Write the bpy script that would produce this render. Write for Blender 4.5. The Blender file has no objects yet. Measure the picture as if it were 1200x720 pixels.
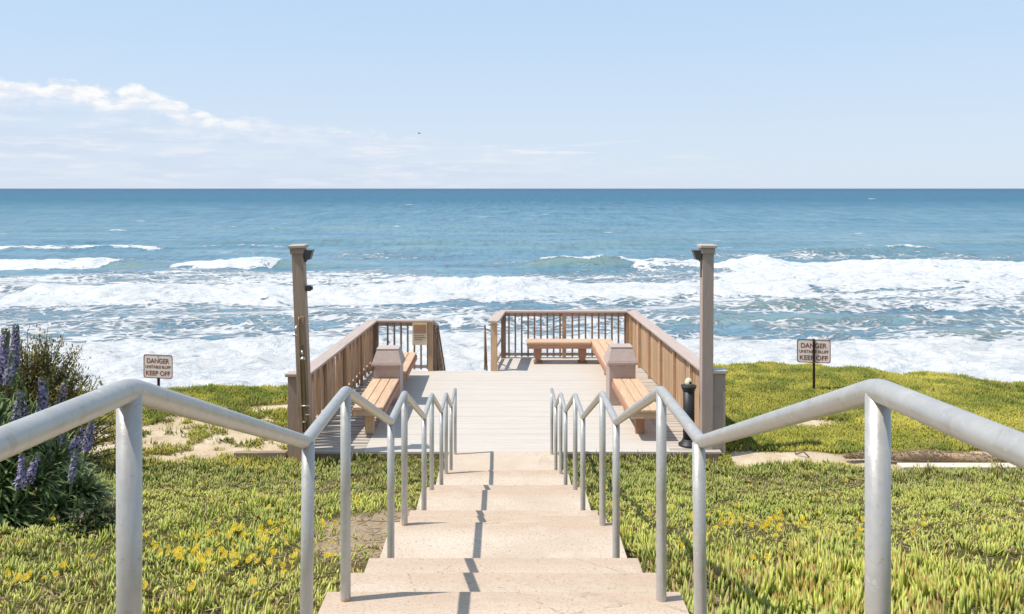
import bpy, math, random
import numpy as np
from mathutils import Vector, Matrix

random.seed(7)
rng = np.random.default_rng(11)
sc = bpy.context.scene
COL = sc.collection
R = math.radians
EYE = 3.8            # eye height above the deck (deck surface is z = 0)
SEA = EYE - 20.0     # sea level

# ------------------------------------------------------------------ noise
_T = rng.random((256, 256))
def vnoise(x, y):
    x = np.asarray(x, float); y = np.asarray(y, float)
    xi = np.floor(x).astype(int); yi = np.floor(y).astype(int)
    fx = x - xi; fy = y - yi
    fx = fx*fx*(3-2*fx); fy = fy*fy*(3-2*fy)
    a = _T[xi % 256, yi % 256]; b = _T[(xi+1) % 256, yi % 256]
    c = _T[xi % 256, (yi+1) % 256]; d = _T[(xi+1) % 256, (yi+1) % 256]
    return (a*(1-fx)+b*fx)*(1-fy) + (c*(1-fx)+d*fx)*fy
def fbm(x, y, o=4):
    s = 0; a = .5; t = 0
    for k in range(o):
        s = s + a*vnoise(x*2**k+17.3*k, y*2**k+5.1*k); t += a; a *= .5
    return s/t
def sstep(a, b, x):
    t = np.clip((np.asarray(x, float)-a)/(b-a), 0, 1)
    return t*t*(3-2*t)

# ------------------------------------------------------------------ node helpers
class NT:
    def __init__(s, tree):
        s.t = tree; s.n = tree.nodes; s.l = tree.links
    def new(s, typ, **kw):
        n = s.n.new(typ)
        for k, v in kw.items(): setattr(n, k, v)
        return n
    def put(s, sock, v):
        if v is None: return
        if isinstance(v, bpy.types.NodeSocket): s.l.new(v, sock)
        else:
            try: sock.default_value = v
            except Exception: sock.default_value = (*v, 1)
    def math(s, op, a, b=None, c=None, clamp=False):
        n = s.new('ShaderNodeMath', operation=op); n.use_clamp = clamp
        for i, v in enumerate((a, b, c)): s.put(n.inputs[i], v) if v is not None else None
        return n.outputs[0]
    def vmath(s, op, a, b=None):
        n = s.new('ShaderNodeVectorMath', operation=op)
        s.put(n.inputs[0], a)
        if b is not None: s.put(n.inputs[1], b)
        return n.outputs[0]
    def noise(s, vec, scale, detail=5, rough=.55, dist=0.):
        n = s.new('ShaderNodeTexNoise'); s.put(n.inputs['Vector'], vec)
        n.inputs['Scale'].default_value = scale; n.inputs['Detail'].default_value = detail
        n.inputs['Roughness'].default_value = rough; n.inputs['Distortion'].default_value = dist
        return n.outputs[0]
    def rng(s, v, a, b, c=0., d=1., smooth=True):
        n = s.new('ShaderNodeMapRange'); n.interpolation_type = 'SMOOTHSTEP' if smooth else 'LINEAR'
        s.put(n.inputs[0], v)
        for i, q in enumerate((a, b, c, d)): s.put(n.inputs[i+1], q)
        return n.outputs[0]
    def mix(s, f, a, b, typ='MIX'):
        n = s.new('ShaderNodeMix', data_type='RGBA'); n.blend_type = typ
        s.put(n.inputs[0], f); s.put(n.inputs[6], a); s.put(n.inputs[7], b)
        return n.outputs[2]
    def ramp(s, v, stops):
        n = s.new('ShaderNodeValToRGB'); e = n.color_ramp.elements
        while len(e) < len(stops): e.new(.5)
        for i, (p, c) in enumerate(stops):
            e[i].position = p; e[i].color = (*c, 1) if not isinstance(c, float) else (c, c, c, 1)
        s.put(n.inputs[0], v)
        return n.outputs[0]
    def scale(s, vec, sc3):
        return s.vmath('MULTIPLY', vec, sc3)
    def bump(s, h, strength, dist=.02):
        n = s.new('ShaderNodeBump'); s.put(n.inputs['Height'], h)
        n.inputs['Strength'].default_value = strength; n.inputs['Distance'].default_value = dist
        return n.outputs[0]

def new_mat(name):
    m = bpy.data.materials.new(name); m.use_nodes = True
    nt = NT(m.node_tree)
    b = m.node_tree.nodes['Principled BSDF']
    return m, nt, b

def mul(c, k): return tuple(min(1., x*k) for x in c)

def wood(name, base, grain=(1, 1, 1), rough=.75, var=.25, grime=.35, dark=None, bump=.3, rnd=.25, gs=9.):
    """weathered or painted timber: grain stretched along the axis whose grain factor is small"""
    m, nt, b = new_mat(name)
    tc = nt.new('ShaderNodeTexCoord').outputs['Object']
    oi = nt.new('ShaderNodeObjectInfo').outputs['Random']
    off = nt.math('MULTIPLY', oi, 37.)
    v = nt.vmath('ADD', tc, off)
    g = nt.noise(nt.scale(v, grain), gs, 6, .65, .4)
    big = nt.noise(v, 2.3, 4, .6)
    c = nt.ramp(g, [(.3, mul(base, 1-var)), (.52, base), (.75, mul(base, 1+var*.8))])
    dk = dark or mul(base, .5)
    c = nt.mix(nt.rng(big, .55, .8, 0., grime), c, (*dk, 1))
    c = nt.mix(1., c, nt.ramp(oi, [(0, 1-rnd), (1, 1+0.*rnd)]) if rnd else (1, 1, 1, 1), 'MULTIPLY')
    nt.put(b.inputs['Base Color'], c)
    b.inputs['Roughness'].default_value = rough
    b.inputs['Specular IOR Level'].default_value = .3
    nt.put(b.inputs['Normal'], nt.bump(g, bump, .01))
    return m

M = {}
M['picket'] = wood('picket_wood', (.58, .39, .26), (3, 3, .25), var=.3, grime=.4, rnd=.3)
M['picket_sun'] = wood('picket_wood_sunlit', (.58, .385, .235), (3, 3, .25), var=.22, grime=.3, rnd=.22)
M['post_wood'] = wood('post_wood', (.56, .40, .275), (3, 3, .2), var=.3, grime=.4, rnd=.15)
M['rail_wood'] = wood('rail_wood', (.52, .42, .37), (.2, 3, 3), var=.15, grime=.3, rnd=.1)
M['dark_wood'] = wood('dark_wood', (.27, .175, .125), (3, 3, .3), var=.25, grime=.4, rnd=.2)
M['baluster'] = wood('baluster_wood', (.38, .255, .18), (3, 3, .3), var=.25, grime=.4, rnd=.2)
M['paint'] = wood('taupe_paint', (.45, .35, .315), (3, 3, .4), var=.1, grime=.3, rnd=.05, rough=.65)
M['paint_left'] = wood('worn_taupe_paint', (.42, .305, .24), (3, 3, .3), var=.25, grime=.7, dark=(.16, .1, .06), rnd=.05)
M['pillar'] = wood('pillar_paint', (.47, .37, .33), (2, 2, 2), var=.1, grime=.25, rnd=.1, rough=.6)
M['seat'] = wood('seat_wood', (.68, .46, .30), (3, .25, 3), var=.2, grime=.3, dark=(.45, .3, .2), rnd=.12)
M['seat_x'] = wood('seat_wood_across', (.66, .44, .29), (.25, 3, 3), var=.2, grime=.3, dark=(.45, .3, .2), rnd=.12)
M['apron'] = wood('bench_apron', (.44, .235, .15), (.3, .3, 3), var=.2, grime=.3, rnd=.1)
M['deck'] = wood('deck_coating', (.575, .52, .46), (.2, 6, 1), var=.13, grime=.35, dark=(.50, .44, .385), rnd=0, bump=.15)
M['deck_raw'] = wood('raw_deck_board', (.50, .44, .38), (.2, 3, 1), var=.35, grime=.6, dark=(.25, .2, .16), rnd=0, bump=.4)
M['timber'] = wood('kerb_timber', (.42, .31, .22), (.2, 3, 3), var=.3, grime=.5)

def concrete():
    m, nt, b = new_mat('stair_concrete')
    tc = nt.new('ShaderNodeTexCoord').outputs['Object']
    at = nt.new('ShaderNodeAttribute', attribute_name='edge').outputs['Fac']
    big = nt.noise(tc, 1.3, 5, .6)
    mid = nt.noise(nt.scale(tc, (1, 3, 1)), 5., 6, .65)
    fine = nt.noise(tc, 75., 4, .75)
    spk = nt.noise(tc, 42., 2, .5)
    c = nt.ramp(big, [(.3, (.545, .435, .335)), (.5, (.60, .495, .39)), (.72, (.655, .56, .455))])
    c = nt.mix(nt.rng(mid, .45, .75, 0, .45), c, (.55, .43, .34, 1))
    c = nt.mix(nt.math('MULTIPLY', at, nt.rng(mid, .25, .6, .35, .85)), c, (.52, .385, .285, 1))
    c = nt.mix(nt.rng(fine, .50, .64, 0, .75), c, (.40, .31, .225, 1))
    c = nt.mix(nt.rng(spk, .66, .72, 0, .6), c, (.25, .16, .1, 1))
    pale = nt.noise(nt.vmath('ADD', tc, (7, 3, 1)), 3., 5, .7)
    c = nt.mix(nt.rng(pale, .58, .75, 0, .22), c, (.80, .72, .62, 1))
    stain = nt.noise(nt.scale(nt.vmath('ADD', tc, (1.5, 8, 1)), (2.2, .7, 1)), 1.6, 5, .7, .6)
    c = nt.mix(nt.rng(stain, .55, .72, 0, .45), c, (.41, .315, .225, 1))
    ck = nt.new('ShaderNodeTexVoronoi', feature='DISTANCE_TO_EDGE'); nt.put(ck.inputs['Vector'], nt.vmath('ADD', tc, nt.scale(nt.new('ShaderNodeTexCoord').outputs['Object'], (0, 0, 0)))); ck.inputs['Scale'].default_value = 1.15
    wob = nt.math('ADD', ck.outputs[0], nt.math('MULTIPLY', nt.math('SUBTRACT', mid, .5), .09))
    crack = nt.math('MULTIPLY', nt.rng(nt.math('ABSOLUTE', wob), .0, .006, .55, 0.), nt.rng(big, .45, .6))
    c = nt.mix(crack, c, (.22, .16, .11, 1))
    nt.put(b.inputs['Base Color'], c); b.inputs['Roughness'].default_value = .9
    b.inputs['Specular IOR Level'].default_value = .2
    nt.put(b.inputs['Normal'], nt.bump(nt.math('ADD', fine, mid), .25, .006))
    return m
M['concrete'] = concrete()

def plain(name, base, rough=.5, metal=0., var=.12, scale=30., bump=.1, spec=.5):
    m, nt, b = new_mat(name)
    tc = nt.new('ShaderNodeTexCoord').outputs['Object']
    n = nt.noise(tc, scale, 5, .6)
    nt.put(b.inputs['Base Color'], nt.ramp(n, [(.3, mul(base, 1-var)), (.7, mul(base, 1+var))]))
    b.inputs['Roughness'].default_value = rough; b.inputs['Metallic'].default_value = metal
    b.inputs['Specular IOR Level'].default_value = spec
    nt.put(b.inputs['Normal'], nt.bump(n, bump, .004))
    return m
def galvanised():
    m, nt, b = new_mat('galvanised_pipe')
    tc = nt.new('ShaderNodeTexCoord').outputs['Object']
    n = nt.noise(tc, 14., 6, .7); f = nt.noise(tc, 90., 4, .6)
    st = nt.noise(nt.scale(tc, (1, 1, .12)), 40., 4, .6)
    c = nt.ramp(n, [(.3, (.44, .425, .41)), (.5, (.50, .485, .46)), (.7, (.55, .535, .51))])
    c = nt.mix(nt.rng(f, .58, .72, 0, .45), c, (.40, .37, .34, 1))
    c = nt.mix(nt.rng(st, .54, .72, 0, .45), c, (.40, .335, .275, 1))
    sp_ = nt.noise(nt.vmath('ADD', tc, (3, 1, 5)), 34., 6, .75)
    c = nt.mix(nt.rng(sp_, .60, .68, 0, .55), c, (.36, .27, .19, 1))
    c = nt.mix(nt.rng(sp_, .40, .32, 0, .5), c, (.74, .73, .71, 1))
    at = nt.new('ShaderNodeAttribute', attribute_name='rust').outputs['Fac']
    r = nt.rng(nt.math('ADD', at, nt.math('MULTIPLY', n, .8)), .95, 1.1)
    c = nt.mix(r, c, (.50, .27, .09, 1))
    nt.put(b.inputs['Base Color'], c)
    nt.put(b.inputs['Metallic'], nt.math('MULTIPLY', nt.math('SUBTRACT', 1., r), .35))
    nt.put(b.inputs['Roughness'], nt.rng(n, .3, .7, .33, .5))
    nt.put(b.inputs['Normal'], nt.bump(nt.math('ADD', f, n), .12, .004))
    return m
M['pipe'] = galvanised()
M['black'] = plain('black_cast_metal', (.022, .022, .026), .5, 0)
M['grey_fixture'] = plain('grey_fixture', (.10, .095, .10), .5, .2)
M['chrome'] = plain('dull_chrome', (.55, .54, .5), .35, .9)
M['brass'] = plain('tarnished_brass', (.28, .17, .07), .5, .6, .3)
M['cream'] = plain('cream_plastic', (.70, .62, .45), .5, 0)
M['cap_metal'] = plain('cap_metal', (.55, .52, .50), .5, .3)
M['sign_face'] = plain('sign_face', (.88, .80, .76), .5, 0, .06, 8., .02)
M['sign_ink'] = plain('sign_ink', (.34, .06, .05), .6, 0, .25, 40., .02)
M['sign_post'] = plain('sign_post_steel', (.09, .055, .045), .6, .3, .3)
M['board_cream'] = plain('notice_board', (.68, .55, .38), .6, 0, .1, 12., .02)
M['board_yellow'] = plain('notice_yellow', (.75, .58, .08), .6, 0, .1)
M['wattle'] = wood('straw_wattle', (.50, .36, .23), (2, 2, 2), var=.5, grime=.5, gs=45., bump=1.)
M['slab'] = plain('kerb_concrete', (.66, .58, .47), .9, 0, .12, 6., .1, .2)
M['grout'] = plain('grout', (.64, .56, .48), .9, 0, .12, 40., .1, .2)
M['stalk'] = plain('green_stalk', (.09, .12, .045), .6)
M['gull'] = plain('gull_feathers', (.2, .2, .21), .7)
M['bark'] = wood('shrub_bark', (.16, .11, .07), (2, 2, .5))

def attr_leaf(name, rough=.5, transl=.25, spec=.35):
    m, nt, b = new_mat(name)
    c = nt.new('ShaderNodeAttribute', attribute_name='Col').outputs['Color']
    tc = nt.new('ShaderNodeTexCoord').outputs['Object']
    n = nt.noise(tc, 60., 3, .6)
    c2 = nt.mix(1., c, nt.ramp(n, [(.3, .8), (.7, 1.15)]), 'MULTIPLY')
    nt.put(b.inputs['Base Color'], c2); b.inputs['Roughness'].default_value = rough
    b.inputs['Specular IOR Level'].default_value = spec
    tr = nt.new('ShaderNodeBsdfTranslucent'); nt.put(tr.inputs['Color'], c2)
    mx = nt.new('ShaderNodeMixShader'); mx.inputs[0].default_value = transl
    nt.l.new(b.outputs[0], mx.inputs[1]); nt.l.new(tr.outputs[0], mx.inputs[2])
    nt.l.new(mx.outputs[0], m.node_tree.nodes['Material Output'].inputs['Surface'])
    return m
M['leaf'] = attr_leaf('succulent_leaf', .42, .22)
M['grass'] = attr_leaf('grass_leaf', .6, .3, .2)
M['shrub_leaf'] = attr_leaf('shrub_leaf', .5, .25)
M['petal'] = attr_leaf('petal', .6, .3, .1)

# ------------------------------------------------------------------ mesh helpers
class MB:
    def __init__(s): s.v = []; s.f = []
    def add(s, vs, fs):
        o = len(s.v); s.v += [tuple(p) for p in vs]; s.f += [tuple(i+o for i in f) for f in fs]; return s
    def box(s, c, d, rz=0., M4=None):
        hx, hy, hz = d[0]/2, d[1]/2, d[2]/2
        vs = [Vector((x, y, z)) for x in (-hx, hx) for y in (-hy, hy) for z in (-hz, hz)]
        rot = M4 or Matrix.Rotation(rz, 3, 'Z')
        vs = [rot @ p + Vector(c) for p in vs]
        return s.add(vs, [(0, 1, 3, 2), (4, 6, 7, 5), (0, 4, 5, 1), (2, 3, 7, 6), (0, 2, 6, 4), (1, 5, 7, 3)])
    def span(s, a, b):
        return s.box([(p+q)/2 for p, q in zip(a, b)], [abs(q-p) for p, q in zip(a, b)])
    def beam(s, a, b, w, h):
        """box from a to b, w wide (horizontal), h high"""
        a = Vector(a); b = Vector(b); d = (b-a); L = d.length; d.normalize()
        side = d.cross(Vector((0, 0, 1)));
        if side.length < 1e-5: side = Vector((1, 0, 0))
        side.normalize(); up = side.cross(d)
        m = Matrix((d, side, up)).transposed()
        return s.box((a+b)/2, (L, w, h), M4=m)
    def tube(s, pts, r, n=14, caps=True):
        pts = [Vector(p) for p in pts]; N = len(pts); rs = r if isinstance(r, (list, tuple)) else [r]*N
        o = len(s.v); prev = None
        for i, p in enumerate(pts):
            if i == 0: t = (pts[1]-p).normalized()
            elif i == N-1: t = (p-pts[-2]).normalized()
            else: t = ((p-pts[i-1]).normalized()+(pts[i+1]-p).normalized()).normalized()
            if prev is None:
                ref = Vector((0, 0, 1)) if abs(t.z) < .9 else Vector((1, 0, 0))
                u = t.cross(ref).normalized()
            else: u = (prev - t*prev.dot(t)).normalized()
            prev = u; w = t.cross(u)
            k = 1.
            if 0 < i < N-1:
                c = (pts[i]-pts[i-1]).normalized().dot(t); k = 1/max(.5, c)
            for j in range(n):
                a = 2*math.pi*j/n
                s.v.append(tuple(p+(u*math.cos(a)+w*math.sin(a))*rs[i]))
        for i in range(N-1):
            for j in range(n):
                s.f.append((o+i*n+j, o+i*n+(j+1) % n, o+(i+1)*n+(j+1) % n, o+(i+1)*n+j))
        if caps:
            s.f.append(tuple(o+j for j in reversed(range(n)))); s.f.append(tuple(o+(N-1)*n+j for j in range(n)))
        return s
    def lathe(s, prof, n=20, c=(0, 0, 0), sq=False):
        o = len(s.v)
        for r, z in prof:
            for j in range(n):
                a = 2*math.pi*(j+.5*sq)/n
                s.v.append((c[0]+r*math.cos(a), c[1]+r*math.sin(a), c[2]+z))
        for i in range(len(prof)-1):
            for j in range(n):
                s.f.append((o+i*n+j, o+i*n+(j+1) % n, o+(i+1)*n+(j+1) % n, o+(i+1)*n+j))
        s.f.append(tuple(o+j for j in reversed(range(n)))); s.f.append(tuple(o+(len(prof)-1)*n+j for j in range(n)))
        return s
    def frustum(s, c0, d0, c1, d1):
        a = [(c0[0]+x*d0[0]/2, c0[1]+y*d0[1]/2, c0[2]) for x, y in ((-1, -1), (1, -1), (1, 1), (-1, 1))]
        b = [(c1[0]+x*d1[0]/2, c1[1]+y*d1[1]/2, c1[2]) for x, y in ((-1, -1), (1, -1), (1, 1), (-1, 1))]
        return s.add(a+b, [(3, 2, 1, 0), (4, 5, 6, 7), (0, 1, 5, 4), (1, 2, 6, 5), (2, 3, 7, 6), (3, 0, 4, 7)])
    def mesh(s, name, mat, smooth=False):
        me = bpy.data.meshes.new(name); me.from_pydata(s.v, [], s.f); me.update()
        if mat: me.materials.append(mat)
        if smooth:
            for p in me.polygons: p.use_smooth = len(p.vertices) <= 4
        return me

def link(name, me, parent=None, loc=(0, 0, 0), bevel=0., rot=(0, 0, 0)):
    o = bpy.data.objects.new(name, me); COL.objects.link(o)
    o.location = loc; o.rotation_euler = rot
    if parent: o.parent = parent
    if bevel:
        b = o.modifiers.new('bevel', 'BEVEL'); b.width = bevel; b.segments = 2; b.limit_method = 'ANGLE'; b.angle_limit = R(40)
    return o
def part(name, mb, mat, parent, loc=(0, 0, 0), bevel=0., smooth=False, rot=(0, 0, 0)):
    return link(name, mb.mesh(name, mat, smooth), parent, loc, bevel, rot)
def tag(o, label=None, cat=None, group=None, kind=None):
    if label: o['label'] = label
    if cat: o['category'] = cat
    if group: o['group'] = group
    if kind: o['kind'] = kind
    return o
def thing(name, label, cat, loc=(0, 0, 0), rz=0., group=None):
    o = bpy.data.objects.new(name, None); COL.objects.link(o); o.empty_display_size = .2
    o.location = loc; o.rotation_euler = (0, 0, rz)
    return tag(o, label, cat, group)

def bulk(name, V, F, col=None, mat=None, parent=None, quads=False, smooth=False):
    """mesh object from numpy vertex and face arrays"""
    me = bpy.data.meshes.new(name)
    V = np.ascontiguousarray(V, np.float32).reshape(-1, 3); F = np.ascontiguousarray(F, np.int32)
    k = F.shape[1]; n = F.shape[0]
    me.vertices.add(len(V)); me.vertices.foreach_set('co', V.ravel())
    me.loops.add(n*k); me.loops.foreach_set('vertex_index', F.ravel())
    me.polygons.add(n); me.polygons.foreach_set('loop_start', np.arange(0, n*k, k, dtype=np.int32))
    me.polygons.foreach_set('loop_total', np.full(n, k, np.int32))
    if smooth: me.polygons.foreach_set('use_smooth', np.ones(n, bool))
    me.update(calc_edges=True)
    if col is not None:
        a = me.color_attributes.new('Col', 'FLOAT_COLOR', 'POINT')
        c = np.ones((len(V), 4), np.float32); c[:, :3] = np.asarray(col, np.float32).reshape(-1, 3)
        a.data.foreach_set('color', c.ravel())
    if mat: me.materials.append(mat)
    o = bpy.data.objects.new(name, me); COL.objects.link(o)
    if parent: o.parent = parent
    return o

# ------------------------------------------------------------------ camera
cam = bpy.data.cameras.new('camera'); co = bpy.data.objects.new('camera', cam); COL.objects.link(co)
co.location = (0, 0, EYE); co.rotation_euler = (R(90), 0, 0)
cam.sensor_width = 36; cam.lens = 960/1200*36
cam.shift_x = 10/1200; cam.shift_y = -139/1200
cam.clip_start = .05; cam.clip_end = 200000
sc.camera = co

# ------------------------------------------------------------------ light and sky
SUN = Vector((-1, -.2, 1.76)).normalized()
sl = bpy.data.lights.new('sun', 'SUN'); so = bpy.data.objects.new('sun', sl); COL.objects.link(so)
sl.energy = 4.7; sl.angle = R(.5); sl.color = (1, .94, .85)
so.rotation_euler = SUN.to_track_quat('Z', 'Y').to_euler(); so.location = (-20, -5, 40)

def build_world():
    w = bpy.data.worlds.new('World'); sc.world = w; w.use_nodes = True
    nt = NT(w.node_tree); bg = w.node_tree.nodes['Background']
    sky = nt.new('ShaderNodeTexSky', sky_type='NISHITA'); sky.sun_disc = False
    sky.sun_elevation = math.asin(SUN.z); sky.sun_rotation = math.atan2(SUN.x, SUN.y)
    sky.air_density = 1.; sky.dust_density = .6; sky.ozone_density = 1.2; sky.altitude = 20
    K = .12
    bg.inputs['Strength'].default_value = K
    tc = nt.new('ShaderNodeTexCoord').outputs['Generated']
    d = nt.vmath('NORMALIZE', tc)
    sp = nt.new('ShaderNodeSeparateXYZ'); nt.put(sp.inputs[0], d)
    az = nt.math('ARCTAN2', sp.outputs[0], sp.outputs[1]); el = sp.outputs[2]
    # thin marine haze: brighten the sky, more so low down
    haze = nt.rng(el, .1, .7, .88, .55)
    hz = nt.mix(nt.rng(el, -.01, .26), (.70/K, .81/K, .955/K, 1), (.55/K, .745/K, .985/K, 1))
    base = nt.mix(haze, sky.outputs[0], hz)
    # cloud bank along the horizon to the left
    def cvec(a, b, s=0.):
        c = nt.new('ShaderNodeCombineXYZ'); nt.put(c.inputs[0], nt.math('MULTIPLY', az, a)); nt.put(c.inputs[1], nt.math('MULTIPLY', el, b))
        c.inputs[2].default_value = s
        return c.outputs[0]
    t = nt.rng(az, -.7, .7, 0, 1, False)
    top = nt.ramp(t, [(0., .108), (.15, .113), (.21, .108), (.262, .086), (.36, .072), (.43, .064), (.54, .050), (.62, .038), (.75, .022), (1., .0)])
    n1 = nt.noise(cvec(13, 20, 3.), 2.2, 9, .56)
    n2 = nt.noise(cvec(4.5, 34, 5.), 2.0, 7, .62, .5)
    amp = nt.rng(az, -.5, .1, .065, .04)
    edge = nt.math('SUBTRACT', nt.math('ADD', top, nt.math('MULTIPLY', nt.math('SUBTRACT', n1, .5), amp)), el)
    mask = nt.rng(edge, -.002, .007)
    dens = nt.ramp(t, [(0., .95), (.2, .95), (.26, .8), (.36, .75), (.45, .7), (.55, .42), (.66, .18), (.8, .0)])
    streak = nt.rng(n2, .38, .62, .15, 1.)
    puff = nt.math('MULTIPLY', nt.rng(edge, .010, .036, 1., 0.), nt.rng(az, -.33, -.24, 1., .25))
    lo = nt.rng(edge, .01, .11, .85, .5)
    op = nt.math('MULTIPLY', nt.math('MULTIPLY', mask, dens), nt.math('MAXIMUM', puff, nt.math('MULTIPLY', lo, streak)), clamp=True)
    n3 = nt.noise(cvec(16, 34, 2.), 2.5, 5, .6)
    shade = nt.math('MULTIPLY', nt.rng(n3, .38, .56, .35, 1.), puff)
    body = nt.mix(nt.rng(nt.noise(cvec(6, 40, 11.), 2., 6, .6), .42, .62), (.65/K, .735/K, .895/K, 1), (.85/K, .875/K, .945/K, 1))
    ccol = nt.mix(shade, body, (1./K, .995/K, .985/K, 1))
    col = nt.mix(op, base, ccol)
    # small flat cloudlets
    wv = nt.noise(cvec(5, 60, 9.), 2.0, 6, .6)
    band = nt.math('MULTIPLY', nt.rng(el, .028, .04, 0, 1), nt.rng(el, .045, .062, 1, 0))
    azb = nt.math('MULTIPLY', nt.rng(az, -.25, -.12, 0, 1), nt.rng(az, .1, .3, 1, 0))
    col = nt.mix(nt.math('MULTIPLY', nt.math('MULTIPLY', band, azb), nt.rng(wv, .52, .66, 0, .7)), col, (.90/K, .91/K, .96/K, 1))
    # the light the ground receives stays the plain sky below the horizon
    nt.put(bg.inputs['Color'], col)
build_world()

# ------------------------------------------------------------------ sea
def sea_material():
    m, nt, b = new_mat('sea_water')
    g = nt.new('ShaderNodeNewGeometry').outputs['Position']
    at = nt.new('ShaderNodeAttribute', attribute_name='Col').outputs['Color']
    sp = nt.new('ShaderNodeSeparateColor'); nt.put(sp.inputs[0], at)
    D, G, U = sp.outputs[0], sp.outputs[1], sp.outputs[2]
    xyz = nt.new('ShaderNodeSeparateXYZ'); nt.put(xyz.inputs[0], g); Y = xyz.outputs[1]
    # foam: lacy noise against a density laid out by the surf model
    warp = nt.noise(nt.scale(g, (1, 1, 0)), .12, 3, .5)
    wv = nt.new('ShaderNodeCombineXYZ'); nt.put(wv.inputs[0], nt.math('MULTIPLY', warp, 6.)); nt.put(wv.inputs[1], nt.math('MULTIPLY', warp, 8.))
    p = nt.vmath('ADD', g, wv.outputs[0])
    fa = nt.noise(nt.scale(p, (.15, .30, 0)), 1., 9, .72, .25)
    fb = nt.noise(nt.scale(p, (.7, 1.2, 0)), 1., 7, .76, .15)
    N = nt.rng(nt.math('ADD', nt.math('MULTIPLY', fa, .62), nt.math('MULTIPLY', fb, .38)), .33, .67, 0., 1., False)
    vo = nt.new('ShaderNodeTexVoronoi', feature='DISTANCE_TO_EDGE'); nt.put(vo.inputs['Vector'], nt.scale(p, (.42, .6, 0))); vo.inputs['Scale'].default_value = 1.
    lace = nt.rng(vo.outputs[0], .0, .2, .22, -.06)
    s = nt.math('ADD', nt.math('ADD', N, nt.math('MULTIPLY', lace, nt.rng(D, .1, .4))), D)
    F = nt.rng(s, .93, 1.22)
    # water colour: greener and paler over the surf zone, deep blue outside
    far = nt.rng(Y, 150., 1500.)
    far2 = nt.rng(Y, 700., 9000.)
    mot2 = nt.noise(nt.scale(g, (.0015, .006, 0)), 1., 5, .6)
    mot3 = nt.noise(nt.scale(g, (.12, .30, 0)), 1., 5, .65)
    c = nt.mix(far, (.155, .275, .355, 1), (.009, .118, .20, 1))
    c = nt.mix(far2, c, (.004, .060, .138, 1))
    wnear = nt.noise(nt.scale(g, (.010, .045, 0)), 1., 10, .80)
    wfar = nt.noise(nt.scale(g, (.075, .012, 0)), 1., 9, .80)
    wv2 = nt.new('ShaderNodeMix', data_type='FLOAT'); nt.put(wv2.inputs[0], nt.rng(Y, 220., 600., 0, .85)); nt.put(wv2.inputs[2], wnear); nt.put(wv2.inputs[3], wfar)
    wave = wv2.outputs[0]
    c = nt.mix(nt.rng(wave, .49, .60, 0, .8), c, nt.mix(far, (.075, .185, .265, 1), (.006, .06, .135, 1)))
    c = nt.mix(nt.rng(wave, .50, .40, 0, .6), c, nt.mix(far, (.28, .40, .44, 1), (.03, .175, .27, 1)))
    c = nt.mix(nt.rng(mot2, .45, .68, 0, .35), c, (.012, .145, .22, 1))
    c = nt.mix(nt.rng(mot3, .45, .7, 0, .4), c, nt.mix(far, (.085, .19, .29, 1), (.014, .11, .215, 1)))
    rip = nt.noise(nt.scale(g, (.30, .85, 0)), 1., 6, .8)
    c = nt.mix(nt.math('MULTIPLY', nt.rng(rip, .5, .62, 0, .55), nt.rng(Y, 150., 700., 1., .35)), c, nt.mix(far, (.07, .175, .26, 1), (.012, .09, .18, 1)))
    c = nt.mix(nt.math('MULTIPLY', nt.rng(rip, .44, .34, 0, .5), nt.rng(Y, 150., 700., 1., .2)), c, (.33, .43, .47, 1))
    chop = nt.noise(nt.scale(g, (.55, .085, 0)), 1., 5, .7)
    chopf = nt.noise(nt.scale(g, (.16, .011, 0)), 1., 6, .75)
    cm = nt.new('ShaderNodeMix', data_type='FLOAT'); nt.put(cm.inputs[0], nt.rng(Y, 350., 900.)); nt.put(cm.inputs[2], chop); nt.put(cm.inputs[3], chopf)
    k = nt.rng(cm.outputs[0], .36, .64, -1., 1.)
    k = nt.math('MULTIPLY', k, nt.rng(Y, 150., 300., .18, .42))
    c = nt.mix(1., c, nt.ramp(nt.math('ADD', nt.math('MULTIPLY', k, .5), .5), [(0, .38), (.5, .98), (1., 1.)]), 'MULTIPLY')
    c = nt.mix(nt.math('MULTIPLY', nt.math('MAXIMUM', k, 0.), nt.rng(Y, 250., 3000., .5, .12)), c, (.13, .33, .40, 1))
    c = nt.mix(G, c, (.235, .31, .235, 1))
    fd_ = nt.noise(nt.scale(p, (.22, .5, 0)), 1., 8, .78, .2)
    foamc = nt.mix(nt.rng(fd_, .36, .52), (.58, .65, .70, 1), (.87, .88, .885, 1))
    foamc = nt.mix(nt.rng(fb, .45, .62), foamc, (.91, .91, .905, 1))
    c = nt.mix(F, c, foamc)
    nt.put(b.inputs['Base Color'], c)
    nt.put(b.inputs['Roughness'], nt.mix(F, (.32, .32, .32, 1), (.9, .9, .9, 1)))
    nt.put(b.inputs['Specular IOR Level'], nt.math('MULTIPLY', nt.rng(Y, 120., 500., .15, .03), nt.math('SUBTRACT', 1., nt.math('MULTIPLY', F, .8))))
    h1 = nt.noise(nt.scale(g, (.35, .75, 0)), 1., 6, .65)
    h2 = nt.noise(nt.scale(g, (.04, .11, 0)), 1., 5, .6)
    h = nt.math('ADD', nt.math('MULTIPLY', h1, .55), nt.math('MULTIPLY', h2, 3.))
    h = nt.math('ADD', h, nt.math('MULTIPLY', nt.math('MULTIPLY', nt.math('ADD', fb, fd_), F), 1.6))
    nt.put(b.inputs['Normal'], nt.bump(h, .75, 1.))
    return m

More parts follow.
